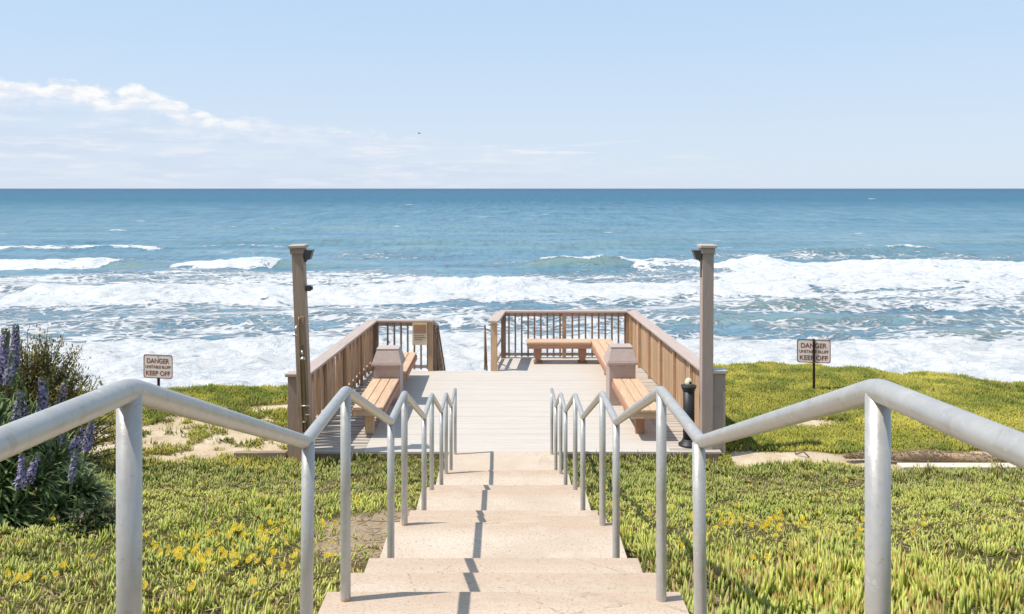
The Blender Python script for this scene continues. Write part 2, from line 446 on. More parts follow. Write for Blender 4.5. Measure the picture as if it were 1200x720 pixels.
def build_sea():
    inv = np.linspace(1/70., 1/3200., 560)
    Yr = np.concatenate([1/inv, [3800, 4800, 6500, 9500, 15000, 30000, 90000]])
    s = np.linspace(-1, 1, 680); s = s*(.75+.25*s*s)
    Yg = np.repeat(Yr[:, None], len(s), 1)
    Xg = s[None, :]*(Yg*1.05+40)
    H = np.zeros_like(Yg); FO = np.zeros_like(Yg); GR = np.zeros_like(Yg)
    near = Yg < 1200
    X = Xg; Y = Yg
    # general chop and swell
    fade = np.clip(1-Y/1500., 0, 1)
    H += fade*((fbm(X/26., Y/13., 4)-.5)*1.5 + (fbm(X/7., Y/4.5+40, 3)-.5)*.55)
    H += np.clip(1-Y/3000., 0, 1)*.35*np.sin(Y/11.+fbm(X/60., Y/60.)*7)
    # background foam of the surf zone
    lowf = fbm(X/38.+3, Y/16.+9, 3); lowf2 = fbm(X/14.+30, Y/6., 3)
    z1 = sstep(82, 90, Y)*(1-sstep(139, 150, Y)); 
    z2 = sstep(136, 146, Y)*(1-sstep(182, 200, Y))
    z3 = sstep(176, 196, Y)*(1-sstep(235, 275, Y))
    FO = np.maximum(FO, z1*(.56+(lowf-.5)*.95+(lowf2-.5)*.5))
    FO = np.maximum(FO, z2*(.56+(lowf-.5)*.8+(lowf2-.5)*.4))
    FO = np.maximum(FO, z3*(.30+(lowf-.5)*.9))
    def crest(yc, x0, x1, amp, wf, wb, ff=0., fb=0., fd=0., slope=0., wob=4., feather=10., green=.0, seed=0., soft=5.):
        yl = yc+slope*X+wob*(fbm(X/22.+seed, X*0+seed*3.1, 4)-.5)*2
        d = Y-yl
        env = sstep(x0-feather, x0+feather, X)*(1-sstep(x1-feather, x1+feather, X))*(.55+.75*vnoise(X/17.+seed*7, X*0+seed))
        env = np.clip(env, 0, 1)
        hh = env*amp*np.where(d < 0, np.exp(-(d/wf)**2), np.exp(-(d/wb)**2))
        nonlocal H, FO, GR
        H = H+hh
        if green: GR = np.maximum(GR, green*env*np.exp(-((d+wf*.55)/(wf*.7))**2))
        if fd:
            e2 = sstep(.15, .45, env)
            ragged = (fbm(X/5.+seed*5, Y/3., 3)-.5)*soft*1.6
            f = fd*e2*sstep(-ff-soft, -ff+soft*.5, d+ragged)*(1-sstep(fb-soft*.4, fb+soft, d+ragged))
            FO = np.maximum(FO, f); 
            H += f*(fbm(X/2.6+seed, Y/1.9, 3)-.45)*1.1
            FO = FO-f*(.08 if x0 > 40 else .14)*sstep(.46, .62, fbm(X/7.+seed*9, Y/3.4, 4))
    # left outer breakers
    crest(262, -230, -112, 1.3, 5, 10, 2, 5, .9, seed=1.3)
    crest(216, -260, -104, 1.4, 5, 10, 12, 4, 1.05, seed=2.1, feather=6, soft=8)
    crest(214, -106, -88, 1.3, 4, 9, green=.8, seed=2.6)
    crest(212, -84, -60, 1.25, 4.5, 9, 5, 2, 1.05, seed=3.2, feather=5, soft=6)
    crest(212, -70, -38, 1.3, 4.5, 9, green=.6, seed=3.4, wob=2)
    crest(275, -100, -76, 1.2, 5, 9, 1, 2.5, .8, seed=3.9)
    # centre breaker with its green face, running into the foam on the right
    crest(206, 4, 30, 1.3, 4, 10, green=.65, seed=4.4, wob=2, feather=5)
    crest(208, 10, 50, 1.2, 5, 10, 1.5, 3.5, .95, seed=4.4, wob=2, feather=4, soft=2.5)
    crest(202, 34, 66, 1.1, 6, 10, 4, 6, .85, seed=4.9, feather=8, soft=8)
    crest(204, 56, 330, 2.2, 8, 10, 32, 14, 1.0, seed=5.2, feather=9, soft=9)
    crest(176, 48, 330, 1.2, 8, 10, 16, 12, .95, seed=5.7, feather=10, soft=8)
    crest(252, 84, 330, 1.5, 6, 10, green=.30, seed=6.1, slope=-.03)
    crest(250, 118, 132, 1.2, 5, 10, 2, 3, .85, seed=6.4, feather=6)
    crest(268, -60, 70, 1.3, 6, 10, green=.30, seed=6.8)
    crest(300, -140, 260, 1.1, 7, 12, green=.30, seed=7.1)
    crest(345, 40, 330, 1.0, 8, 14, green=.30, seed=7.6)
    crest(395, -300, 60, 1.0, 8, 14, green=.30, seed=7.9)
    # the long inner line of white water
    crest(158, -90, 8, 1.9, 5, 9, 11, 8, 1.1, seed=8.3, slope=.05, feather=5, soft=6)
    crest(160, -10, 60, 1.4, 6, 9, 10, 9, 1.05, seed=8.9, feather=8, soft=7)
    crest(172, -60, 12, 1.2, 6, 9, 5, 7, .82, seed=9.1, feather=12, soft=7)
    crest(160, -170, -88, 1.4, 5, 9, green=.7, seed=9.6)
    crest(150, 60, 260, 1.2, 6, 9, 4, 7, .75, seed=10.2, soft=6)
    crest(131, 32, 56, 1.6, 4, 8, green=.95, seed=10.5, feather=6, wob=2)
    crest(133, 44, 120, 1.0, 4, 8, 3, 4, .7, seed=10.9, soft=4)
    crest(122, -60, 20, 1.0, 4, 8, 0, 3, .5, seed=11.3, soft=4)
    crest(119, 20, 140, .9, 4, 8, green=.45, seed=11.6)
    crest(106.5, 54, 120, 1.5, 3.5, 7, green=.85, seed=12.1, feather=8, wob=2)
    # shore break
    crest(100, -220, 220, 1.1, 5, 6, 40, 2.5, 1.06, seed=12.8, wob=5, soft=3.5)
    # scattered whitecaps outside
    for k in range(90):
        yy = 260*math.exp(random.random()*2.0); xx = (random.random()*2-1)*yy*.8
        w = random.uniform(1.5, 5)*(1+yy/600)
        dd = ((X-xx)/w)**2+((Y-yy-2*np.sin(X/6))/(.7+yy/420))**2
        FO = np.maximum(FO, random.uniform(.6, .95)*np.exp(-dd))
    Z = SEA+H
    n, mcol = Yg.shape
    V = np.stack([Xg, Yg, Z], -1).reshape(-1, 3)
    i = np.arange(n-1)[:, None]*mcol+np.arange(mcol-1)[None, :]
    F = np.stack([i, i+1, i+mcol+1, i+mcol], -1).reshape(-1, 4)
    C = np.stack([np.clip(FO, 0, 1.3), np.clip(GR*(1-np.clip(FO, 0, 1)*.5), 0, 1), H*.2], -1)
    o = bulk('sea', V, F, C, sea_material(), smooth=True)
    tag(o, 'blue sea with white lines of surf rolling in below the horizon', kind='structure')
build_sea()

# ------------------------------------------------------------------ terrain
def edgeY(X):
    X = np.asarray(X, float)
    return np.interp(X, [-60, -12, -6.5, -4.3, -3, 0, 3.3, 5.8, 8, 10.5, 14, 60],
                     [15.6, 15.8, 16.2, 16.5, 16.8, 17.6, 18.0, 18.4, 17.9, 17.1, 16.6, 16.4]) + (fbm(X*1.1+4, X*0+2, 5)-.5)*1.1
def ground(X, Y):
    X = np.asarray(X, float); Y = np.asarray(Y, float)
    s = np.where(Y < 11.37, 2.003-.2572*(Y-3.577), 0.)
    z = s-.19+.09*sstep(10.2, 11.8, Y)
    z = z+(fbm(X*.7+11, Y*.7+3, 4)-.5)*.16*sstep(.9, 2.2, np.abs(X))
    z = z+.07*np.exp(-(((X-4.25)/.55)**2+((Y-11.75)/.35)**2))
    z = z+.10*np.exp(-(((X-6.0)/2.5)**2+((Y-17.)/1.6)**2))
    z = z+.25*sstep(3., 9., np.abs(X))*(1-sstep(9, 11, Y))*.5
    st = (np.abs(X) < .79) & (Y < 11.9)
    z = np.where(st, z-.45, z)
    dk = (X > -2.98) & (X < 3.05) & (Y > 11.84)
    z = np.where(dk, np.minimum(z, -.5), z)
    e = edgeY(X); d = Y-e
    drop = np.where(d > -.9, -np.maximum(d+.5, 0)**1.0*3.2*sstep(-.6, .6, d)-.22*sstep(-.9, .1, d), 0)
    z = z+drop
    z = np.maximum(z, SEA+.9-.055*np.maximum(Y-34, 0)+(fbm(X*.2, Y*.2, 3)-.5)*.3)
    return z
def sandy(X, Y):
    n = fbm(X*1.1+5, Y*1.7+8, 4)
    nn = fbm(X*4+2, Y*5+1, 3)
    left = np.where(X < 0, sstep(11.45, 11.75, Y+(n-.5)*.5)*(1-sstep(12.9, 14.0, Y+(n-.5)*2.6)), 0)*sstep(-8.5, -6.8, X)*(1-sstep(-3.3, -3.0, X))
    left = left*(.50+1.3*(nn-.35)+.35*(n-.5))
    l2 = np.where(X < 0, .75*np.exp(-(((X+4.1)/.8)**2+((Y-14.6)/.35)**2)), 0)
    right = np.where(X > 0, sstep(11.35, 11.55, Y+(n-.5)*.4)*(1-sstep(11.8, 12.4, Y+(n-.5)*.8)), 0)*.95*sstep(3.1, 3.4, X)
    r2 = np.where(X > 0, .8*np.exp(-(((X-5.0)/.9)**2+((Y-13.6)/.3)**2)), 0)
    dirt = 1.6*np.exp(-(((X+.98)/.52)**2+((Y-6.7)/1.25)**2)) + .75*np.exp(-(((X+2.6)/.35)**2+((Y-4.35)/.35)**2))+.6*np.exp(-(((X-1.1)/.18)**2+((Y-4.2)/1.2)**2))
    return np.clip(left+l2+right+r2+dirt*(.7+.8*(nn-.4)), 0, 1)

def ground_material():
    m, nt, b = new_mat('bluff_soil')
    g = nt.new('ShaderNodeTexCoord').outputs['Object']
    at = nt.new('ShaderNodeAttribute', attribute_name='Col').outputs['Color']
    sp = nt.new('ShaderNodeSeparateColor'); nt.put(sp.inputs[0], at)
    n = nt.noise(g, 3., 6, .65); f = nt.noise(g, 26., 5, .7); ff = nt.noise(g, 130., 3, .6)
    soil = nt.ramp(f, [(.3, (.06, .05, .02)), (.5, (.13, .115, .04)), (.7, (.21, .20, .06))])
    bare_dirt = nt.ramp(f, [(.3, (.20, .14, .08)), (.5, (.40, .30, .195)), (.7, (.54, .43, .30))])  # tan colour of the bare dirt patches on the slope
    sand = nt.ramp(nt.math('ADD', nt.math('MULTIPLY', n, .6), nt.math('MULTIPLY', f, .4)), [(.32, (.40, .29, .17)), (.5, (.60, .48, .33)), (.68, (.72, .62, .47))])
    sand = nt.mix(nt.rng(ff, .55, .75, 0, .5), sand, (.30, .22, .13, 1))
    c = nt.mix(nt.rng(nt.math('ADD', sp.outputs[0], nt.math('MULTIPLY', nt.math('SUBTRACT', f, .5), .7)), .3, .62), soil, nt.mix(sp.outputs[1], sand, bare_dirt))
    nt.put(b.inputs['Base Color'], c); b.inputs['Roughness'].default_value = .95
    b.inputs['Specular IOR Level'].default_value = .1
    nt.put(b.inputs['Normal'], nt.bump(nt.math('ADD', f, n), .6, .04))
    return m
def build_ground():
    xs = np.unique(np.concatenate([np.linspace(-60, -14, 24), np.linspace(-14, 14, 340), np.linspace(14, 60, 24), [-.79, -.785, .785, .79, -2.98, -2.975, 3.045, 3.05]]))
    ys = np.unique(np.concatenate([np.linspace(-14, 0, 30), np.linspace(0, 20, 260), np.linspace(20, 34, 30), np.linspace(36, 100, 20), [11.835, 11.845]]))
    Xg, Yg = np.meshgrid(xs, ys); Z = ground(Xg, Yg)
    n, mc = Xg.shape
    i = np.arange(n-1)[:, None]*mc+np.arange(mc-1)[None, :]
    F = np.stack([i, i+1, i+mc+1, i+mc], -1).reshape(-1, 4)
    S = np.where(Yg > edgeY(Xg)+.3, .9, sandy(Xg, Yg))
    dirt = (Yg < 9).astype(float)
    C = np.stack([S, dirt, S*0], -1)
    o = bulk('ground', np.stack([Xg, Yg, Z], -1), F, C, ground_material(), smooth=True)
    tag(o, 'sandy bluff sloping down beside the stairs', kind='structure')
build_ground()

# ------------------------------------------------------------------ plants
def fingers(P, az, lean, L, W, c0, c1, bend):
    """three-sided tapering leaves: vertices, triangles, colours"""
    n = len(P)
    d = np.stack([np.cos(az)*np.sin(lean), np.sin(az)*np.sin(lean), np.cos(lean)], -1)
    l2 = lean*bend
    d2 = np.stack([np.cos(az)*np.sin(l2), np.sin(az)*np.sin(l2), np.cos(l2)], -1)
    up = np.zeros((n, 3)); up[:, 2] = 1; up[:, 0] = .01
    u = np.cross(d, up); u /= np.linalg.norm(u, axis=1)[:, None]+1e-9
    w = np.cross(d, u)
    V = np.zeros((n, 7, 3)); C = np.zeros((n, 7, 3))
    mid = P+d*(L*.55)[:, None]
    tip = mid+d2*(L*.45)[:, None]
    ph = rng.random(n)*6.28
    for k in range(3):
        a = ph+k*2.094
        off = u*np.cos(a)[:, None]+w*np.sin(a)[:, None]
        V[:, k] = P+off*(W*.42)[:, None]
        V[:, 3+k] = mid+off*(W*.5)[:, None]
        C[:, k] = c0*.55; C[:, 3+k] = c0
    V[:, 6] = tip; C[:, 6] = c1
    T = []
    for k in range(3):
        j = (k+1) % 3
        T += [(k, j, 3+j), (k, 3+j, 3+k), (3+k, 3+j, 6)]
    F = (np.array(T)[None]+(np.arange(n)*7)[:, None, None]).reshape(-1, 3)
    return V.reshape(-1, 3), F, C.reshape(-1, 3)

def scatter(n, x0, x1, y0, y1):
    return x0+(x1-x0)*rng.random(n), y0+(y1-y0)*rng.random(n)

def lerp(a, b, t): return np.asarray(a)[None]*(1-t[:, None])+np.asarray(b)[None]*t[:, None]

def build_ice_plant():
    for side, name, label in ((-1, 'ice_plant', 'yellow green ice plant mat on the slope left of the stairs'), (1, 'ice_plant', 'upright red tipped ice plant mat on the slope right of the stairs')):
        Xs = []; Ys = []
        # clumps: leaves gather in tufts
        for (y0, y1, dens) in ((.8, 4.2, 2000), (4.2, 6.5, 1900), (6.5, 9, 1650), (9, 11.9, 1500)):
            w = y1*.80+.8
            n = int((y1-y0)*w*dens)
            x, y = scatter(n, .80, .80+w, y0, y1)
            Xs.append(x); Ys.append(y)
        x = np.concatenate(Xs); y = np.concatenate(Ys)
        # leaves gather in jittered tufts
        q = .095
        ix = np.floor(x/q); iy = np.floor(y/q)
        h1 = _T[(ix*7+iy*13).astype(int) % 256, (iy*5+ix*3).astype(int) % 256]; h2 = _T[(ix*11+iy*3).astype(int) % 256, (iy*17+ix).astype(int) % 256]
        h3 = _T[(ix*5+iy*29).astype(int) % 256, (iy*7+ix*19).astype(int) % 256]; h4 = _T[(ix*3+iy*31).astype(int) % 256, (iy*23+ix*11).astype(int) % 256]
        cx = (ix+.1+.8*h1)*q; cy = (iy+.1+.8*h2)*q
        ox, oy = x-cx, y-cy
        k = .30+.35*rng.random(len(x)); x = cx+ox*k*1.25; y = cy+oy*k*1.25
        taz = np.arctan2(y-cy, (x-cx)*side); trad = np.hypot(x-cx, y-cy)/q
        x = x*side
        lim = 11.45+(fbm(x*1.3, y*0+3, 3)-.5)*.7+.38*(np.abs(x) < 3.3)
        keep = (y < lim) & (y < 11.8)
        keep &= rng.random(len(x)) > sandy(x, y)*1.25-.12
        thin = fbm(x*2.2+7, y*2.2+1, 3)
        keep &= rng.random(len(x)) < .22+1.35*sstep(.36, .58, thin)
        edge = .82+.2*(fbm(x*0+side, y*3, 3)-.5)
        keep &= np.abs(x) > edge
        if side < 0:   # shrub footprints
            keep &= ~(((x+4.8)/1.2)**2+((y-7.3)/.85)**2 < .8)
        keep &= rng.random(len(x)) < .30+1.1*h4
        x = x[keep]; y = y[keep]; n = len(x); taz = taz[keep]; trad = trad[keep]; h3 = h3[keep]; h4 = h4[keep]
        z = ground(x, y)
        p1 = fbm(x*.9+20, y*.9+13, 4); p2 = fbm(x*1.7+40, y*1.7+31, 3); p3 = fbm(x*6+1, y*6+2, 2); r = rng.random(n)
        nearR = (1-sstep(4.6, 6.4, y+(p2-.5)*3)) if side > 0 else (1-sstep(3.4, 5.2, y+(p2-.5)*2.4))*.45
        fine = sstep(.5, .62, p1)*(1-nearR)               # small-leaved bright mats
        L = (.056+.018*nearR-.02*fine)*(.55+.9*r)*(.7+.7*p3)*(.65+.8*p2)*(1+.25*sstep(8.6, 10.5, y))
        W = .0130*(1+.45*nearR-.1*fine)*(.6+.75*rng.random(n))*(1+.2*sstep(6, 10, y))
        lean = np.clip((.15+1.5*trad+rng.normal(0, .28, n))*(1-.5*nearR), .04, 1.45)
        az = taz+rng.normal(0, .5, n)
        L = L*(.55+.95*h3)
        g1 = lerp((.23, .32, .05), (.61, .65, .125), np.clip(p2*1.5-.45+.45*h3, 0, 1))
        g1 = g1*(1-fine[:, None])+np.array((.62, .64, .15))*fine[:, None]
        dk = np.clip(sstep(8.4, 10.4, y)*.85*sstep(.3, .6, p3+.15)+.6*sstep(.56, .68, fbm(x*1.3+60, y*1.3+7, 3)), 0, 1)
        g1 = g1*(1-dk[:, None])+np.array((.22, .27, .06))*dk[:, None]
        g1 *= (.68+.78*rng.random(n))[:, None]
        tipc = lerp((.52, .56, .13), (.74, .70, .22), rng.random(n))
        red = (rng.random(n) < (.10+.30*nearR+.5*(h4 > .9))*sstep(.35, .62, p2+.1*r))
        tipc[red] = np.array((.42, .13, .06)); 
        dry = rng.random(n) < .03+.5*(h3 < .035)+.12*sstep(.58, .7, p1)
        g1[dry] = np.array((.45, .33, .16)); tipc[dry] = np.array((.5, .38, .2))
        zoff = (.3*rng.random(n)+.9*h4)*.06*(.3+p3)*(1-.5*trad)
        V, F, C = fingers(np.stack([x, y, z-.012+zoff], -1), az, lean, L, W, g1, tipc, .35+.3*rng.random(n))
        # dry runners and dead leaves lying through the mat
        m = 5200; rx_, ry_ = scatter(m, .86, 7.5, 1.2, 11.3); rx_ = rx_*side
        kp = (np.abs(rx_) < ry_*.75+.8) & (fbm(rx_*2.2+7, ry_*2.2+1, 3) < .52+.25*rng.random(m))
        rx_ = rx_[kp]; ry_ = ry_[kp]; m = len(rx_)
        br = lerp((.20, .12, .06), (.55, .42, .26), rng.random(m))
        V2, F2, C2 = fingers(np.stack([rx_, ry_, ground(rx_, ry_)+.012+.05*rng.random(m)], -1), rng.random(m)*6.283, 1.2+.35*rng.random(m), .04+.16*rng.random(m)**2, .005+.006*rng.random(m), br, br*1.1, np.ones(m))
        F = np.concatenate([F, F2+len(V)]); V = np.concatenate([V, V2]); C = np.concatenate([C, C2])
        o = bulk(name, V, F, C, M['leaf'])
        tag(o, label, 'ground cover', kind='stuff')

def build_grass():
    for side, label in ((-1, 'patchy low green ground cover left of the deck by the bluff edge'), (1, 'bright green ground cover on the rise right of the deck')):
        n = 210000
        x, y = scatter(n, 2.9, 15., 11.3, 18.6)
        kk = rng.random(n) < .35
        x[kk] = 2.9+(x[kk]-2.9)*.5
        x = x*side
        e = edgeY(x)
        keep = y < e+.25
        keep &= rng.random(n) > sandy(x, y)*1.7-.15
        keep &= ~((x > -2.95) & (x < 3.1))
        lim = 11.35+(fbm(x*1.3, y*0+3, 3)-.5)*.7
        keep &= y > lim-.1
        if side > 0: keep &= ~((y < 12.0) & (x > 4.9) & (rng.random(n) < .6))
        keep &= ~((e-y < .7) & (fbm(x*1.9+8, y*1.9, 3) > .60))
        x = x[keep]; y = y[keep]; n = len(x)
        z = ground(x, y)
        p1 = fbm(x*.8+2, y*1.1+13, 4); p2 = fbm(x*2.3+4, y*2.3+31, 3); p3 = fbm(x*5+8, y*5, 2)
        L = (.05+.035*p3)*(.6+.8*rng.random(n))*(.7+.7*p2)
        ed = np.exp(-((edgeY(x)-y)/.5)**2); L = L*(1+1.3*ed*vnoise(x*5, y*3))
        W = .013*(.8+.5*rng.random(n))
        lean = np.abs(rng.normal(0, .6, n))+.1; az = rng.random(n)*6.283
        g = lerp((.32, .345, .055), (.66, .60, .12), np.clip(p1*2-.5, 0, 1))
        t = sstep(.5, .64, p2)*.75
        g = g*(1-t[:, None])+np.array((.17, .24, .04))*t[:, None]
        g *= (.7+.6*rng.random(n))[:, None]
        dry = rng.random(n) < .06+(.16*sstep(.55, .7, p1) if side < 0 else .03); g[dry] = np.array((.5, .37, .17))
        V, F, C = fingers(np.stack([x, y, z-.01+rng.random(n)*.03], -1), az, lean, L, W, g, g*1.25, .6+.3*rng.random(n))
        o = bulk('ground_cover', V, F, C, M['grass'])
        tag(o, label, 'ground cover', kind='stuff')

def build_flowers():
    pts = []
    def cl(n, cx, cy, sx, sy):
        for _ in range(n): pts.append((random.gauss(cx, sx), random.gauss(cy, sy)))
    cl(60, -1.95, 5.9, .33, .45); cl(50, -1.75, 5.1, .4, .35); cl(30, -2.7, 4.3, .4, .3); cl(12, -1.4, 4.9, .2, .5); cl(9, -2.3, 7.4, .8, .6)
    cl(46, 1.75, 6.4, .35, .4); cl(34, 2.4, 6.3, .5, .4); cl(8, 1.3, 5.6, .15, .4); cl(8, 3.2, 6.0, .6, .5)
    for _ in range(40): pts.append((random.uniform(-5, -1), random.uniform(4, 10)))
    for _ in range(14): pts.append((random.uniform(1, 5), random.uniform(5, 11)))
    V = []; F = []; C = []
    for (x, y) in pts:
        if abs(x) < .95: continue
        z = float(ground(x, y))+random.uniform(.09, .13)
        r = random.uniform(.011, .021); tx, ty = random.gauss(0, .4), random.gauss(.45, .35)
        n = 14; o = len(V); kcol = random.choice(((.86, .66, .04), (.90, .72, .08), (.82, .56, .02)))
        V.append((x, y, z)); C.append((.75, .42, .02))
        for j in range(n):
            a = 6.283*j/n+random.uniform(-.1, .1)
            for rr, da in ((r, -.13), (r*random.uniform(.9, 1.1), .13)):
                px, py = math.cos(a+da)*rr, math.sin(a+da)*rr
                V.append((x+px, y+py, z+.006+px*tx+py*ty)); C.append(kcol)
            F.append((o, o+1+2*j, o+2+2*j))
    o = bulk('yellow_flower', np.array(V), np.array(F), np.array(C), M['petal'])
    tag(o, 'yellow ice plant blossoms scattered over the ground cover', 'flowers', kind='stuff')
build_ice_plant(); build_grass(); build_flowers()

def ribbon_leaves(P, D, L, W, c, droop, seg=4):
    """long lance leaves: strips with a fold, bending down"""
    n = len(P); V = []; C = []
    D = D/np.linalg.norm(D, axis=1)[:, None]
    up = np.array((0, 0, 1.))
    s = np.cross(D, up); s /= np.linalg.norm(s, axis=1)[:, None]+1e-6
    cur = P.copy(); d = D.copy()
    for k in range(seg+1):
        t = k/seg
        w = W*np.sin(math.pi*(.12+.86*t))*.5
        V.append(cur+s*w[:, None]); V.append(cur-s*w[:, None])
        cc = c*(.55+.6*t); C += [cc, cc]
        d = d+np.outer(droop, (0, 0, -1.))*(1/seg); d /= np.linalg.norm(d, axis=1)[:, None]
        cur = cur+d*(L/seg)[:, None]
    V = np.stack(V, 1); C = np.stack(C, 1); q = 2*(seg+1)
    T = [(2*k, 2*k+1, 2*k+3, 2*k+2) for k in range(seg)]
    F = (np.array(T)[None]+(np.arange(n)*q)[:, None, None]).reshape(-1, 4)
    return V.reshape(-1, 3), F, C.reshape(-1, 3)

def build_echium():
    bx, by = -4.98, 7.2; bz = float(ground(bx, by))
    t = thing('flowering_shrub', 'dark leafy shrub with tall purple flower spikes by the left handrail', 'shrub', (bx, by, bz))
    Vs = []; Fs = []; Cs = []; o = 0
    stems = MB()
    ros = []
    for k in range(250):
        a = random.random()*6.283; rr = math.sqrt(random.random())
        lift = (1-rr**2.2)
        h = (.10+1.08*lift)*(random.uniform(.75, 1.04) if k % 3 else random.uniform(.25, .8))
        ros.append((math.cos(a)*rr*1.32, math.sin(a)*rr*.95, h))
    for (x, y, z) in ros:
        out = np.array((x*.55, y*.55, .55)); out /= np.linalg.norm(out)
        n = random.randint(30, 46)
        a = rng.random(n)*6.283; sp = .25+1.0*rng.random(n)
        u = np.cross(out, (.3, .2, .9)); u /= np.linalg.norm(u); w = np.cross(out, u)
        D = out[None]*np.cos(sp)[:, None]+(u[None]*np.cos(a)[:, None]+w[None]*np.sin(a)[:, None])*np.sin(sp)[:, None]
        P = np.array((x, y, z))[None]+D*.02+out[None]*(-.09*rng.random(n))[:, None]
        g = lerp((.075, .135, .04), (.36, .44, .17), rng.random(n)**1.6)
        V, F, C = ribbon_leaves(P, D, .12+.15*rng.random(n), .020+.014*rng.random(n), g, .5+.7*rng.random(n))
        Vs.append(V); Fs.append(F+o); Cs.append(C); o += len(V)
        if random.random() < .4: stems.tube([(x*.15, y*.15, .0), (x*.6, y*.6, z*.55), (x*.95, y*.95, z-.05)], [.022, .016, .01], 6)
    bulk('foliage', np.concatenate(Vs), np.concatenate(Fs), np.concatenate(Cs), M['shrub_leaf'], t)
    part('stem', stems, M['bark'], t)
    # spikes: tapered columns packed with small florets
    def spike(base, tip, r, hue):
        base = np.array(base); tip = np.array(tip); ax = tip-base; L = np.linalg.norm(ax); ax /= L
        u = np.cross(ax, (0, 1, .1)); u /= np.linalg.norm(u); w = np.cross(ax, u)
        n = int(620*L/.4)
        tt = rng.random(n); ang = rng.random(n)*6.283
        r = r*.86
        rad = r*np.where(tt < .12, .6+tt*3.3, 1.)*np.clip(1.15-tt, 0, 1)**.42*(.8+.35*rng.random(n))
        dirv = u[None]*np.cos(ang)[:, None]+w[None]*np.sin(ang)[:, None]
        P = base[None]+ax[None]*(tt*L)[:, None]+dirv*rad[:, None]+(u*random.gauss(0, .025)+w*random.gauss(0, .02))[None]*(tt**2)[:, None]
        s = .0095*(.7+.7*rng.random(n))*(1.1-.4*tt)
        tan = np.cross(dirv, ax[None]); nrm = dirv
        q = rng.normal(0, .5, (n, 3)); ta = tan+q*.7; tb = ax[None]+rng.normal(0, .5, (n, 3))*.7
        V = np.stack([P+ta*s[:, None], P+tb*s[:, None], P-ta*s[:, None], P+nrm*s[:, None]*1.0-tb*s[:, None]], 1).reshape(-1, 3)
        F = np.arange(n*4).reshape(-1, 4)
        pal = {'p': ((.25, .21, .42), (.63, .57, .77)), 'g': ((.25, .30, .10), (.48, .50, .22)), 'k': ((.30, .20, .28), (.55, .46, .50)), 'w': ((.28, .27, .40), (.62, .60, .64))}[hue]
        c = lerp(pal[0], pal[1], rng.random(n)**1.3)
        dark = rng.random(n) < .18; c[dark] = np.array((.06, .09, .05))
        topg = (tt > .93); c[topg] = np.array((.2, .22, .12))
        o = bulk('flower_spike', V, F, np.repeat(c, 4, 0), M['petal'], t)
        core = MB().tube([base-ax*.10, base, base+ax*L*.8, base+ax*L*.98], [.008, r*.45, r*.45, r*.15], 8)
        part('stalk', core, M['stalk'], o)
    def at(px, py, y): return ((px-590)/960*y-bx, y-by, EYE-(py-221)/960*y-bz)
    for (x0, y0, x1, y1, yy, r, h) in ((1, 448, 11, 386, 6.9, .046, 'p'), (15, 438, 22, 381, 7.1, .042, 'p'), (8, 452, 13, 412, 6.7, .030, 'w'), (-8, 430, -3, 392, 7.3, .04, 'p'),
                                        (23, 470, 25, 431, 6.9, .024, 'g'), (17, 500, 22, 466, 6.6, .034, 'w'), (27, 495, 31, 456, 6.7, .034, 'w'), (49, 487, 57, 443, 6.8, .042, 'p'),
                                        (69, 482, 78, 446, 7.2, .040, 'k'), (86, 529, 93, 501, 6.9, .036, 'p'), (101, 528, 107, 493, 6.8, .038, 'p'), (84, 564, 88, 527, 6.5, .027, 'w'),
                                        (22, 572, 35, 534, 6.2, .034, 'p'), (34, 566, 41, 532, 6.3, .032, 'p'), (72, 520, 73, 500, 7.3, .022, 'w'), (-30, 500, -24, 450, 6.8, .04, 'p'), (15, 455, 17, 440, 6.9, .02, 'g')):
        spike(at(x0, y0, yy), at(x1, y1, yy+.02), r, h)

def build_shrub(bx, by, rx, ry, hgt, nleaf, label, cols, name='shrub', lsize=.03, squash=1.):
    bz = float(ground(bx, by))
    t = thing(name, label, 'shrub', (bx, by, bz))
    st = MB(); P = []; D = []
    nb = int(nleaf/34)
    for k in range(nb):
        a = random.random()*6.283; h = random.random()**.75
        rr = (1-h**2.2*.75)*random.uniform(.35, 1.05)
        e = np.array((math.cos(a)*rr*rx, math.sin(a)*rr*ry, hgt*(.12+.88*h)*random.uniform(.85, 1.08)))
        s0 = e*np.array((.55, .55, .62))
        if k % 2 == 0: st.tube([tuple(s0), tuple(e*.5+s0*.5+np.array((0, 0, .02))), tuple(e)], [.008, .006, .003], 4)
        if k % 9 == 0: st.tube([(0, 0, -.05), tuple(s0*.6+np.array((0, 0, -.03))), tuple(s0)], [.03, .018, .009], 5)
        n = random.randint(22, 46)
        tt = .25+.75*rng.random(n)
        p = s0[None]*(1-tt)[:, None]+e[None]*tt[:, None]+rng.normal(0, .035, (n, 3))
        d = (e-s0)[None]/np.linalg.norm(e-s0)+rng.normal(0, .75, (n, 3))
        P.append(p); D.append(d)
    P = np.concatenate(P); D = np.concatenate(D); n = len(P)
    g = lerp(cols[0], cols[1], rng.random(n)**1.2)
    br = rng.random(n) < .14; g[br] = np.array(cols[2])
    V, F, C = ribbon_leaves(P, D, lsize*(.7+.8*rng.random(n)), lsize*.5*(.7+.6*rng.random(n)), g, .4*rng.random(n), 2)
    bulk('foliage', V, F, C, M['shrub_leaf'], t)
    if nleaf > 5000: part('stem', st, M['bark'], t)
build_echium()
build_shrub(-6.2, 10.7, 1.5, 1.0, 1.85, 26000, 'olive brown small leaved shrub behind the purple flower spikes', ((.13, .14, .035), (.48, .44, .14), (.26, .14, .07)), lsize=.04)
build_shrub(-3.25, 6.5, .26, .2, .2, 700, 'small dark low shrub at the foot of the flowering shrub', ((.03, .05, .02), (.12, .16, .05), (.2, .15, .09)), lsize=.045)

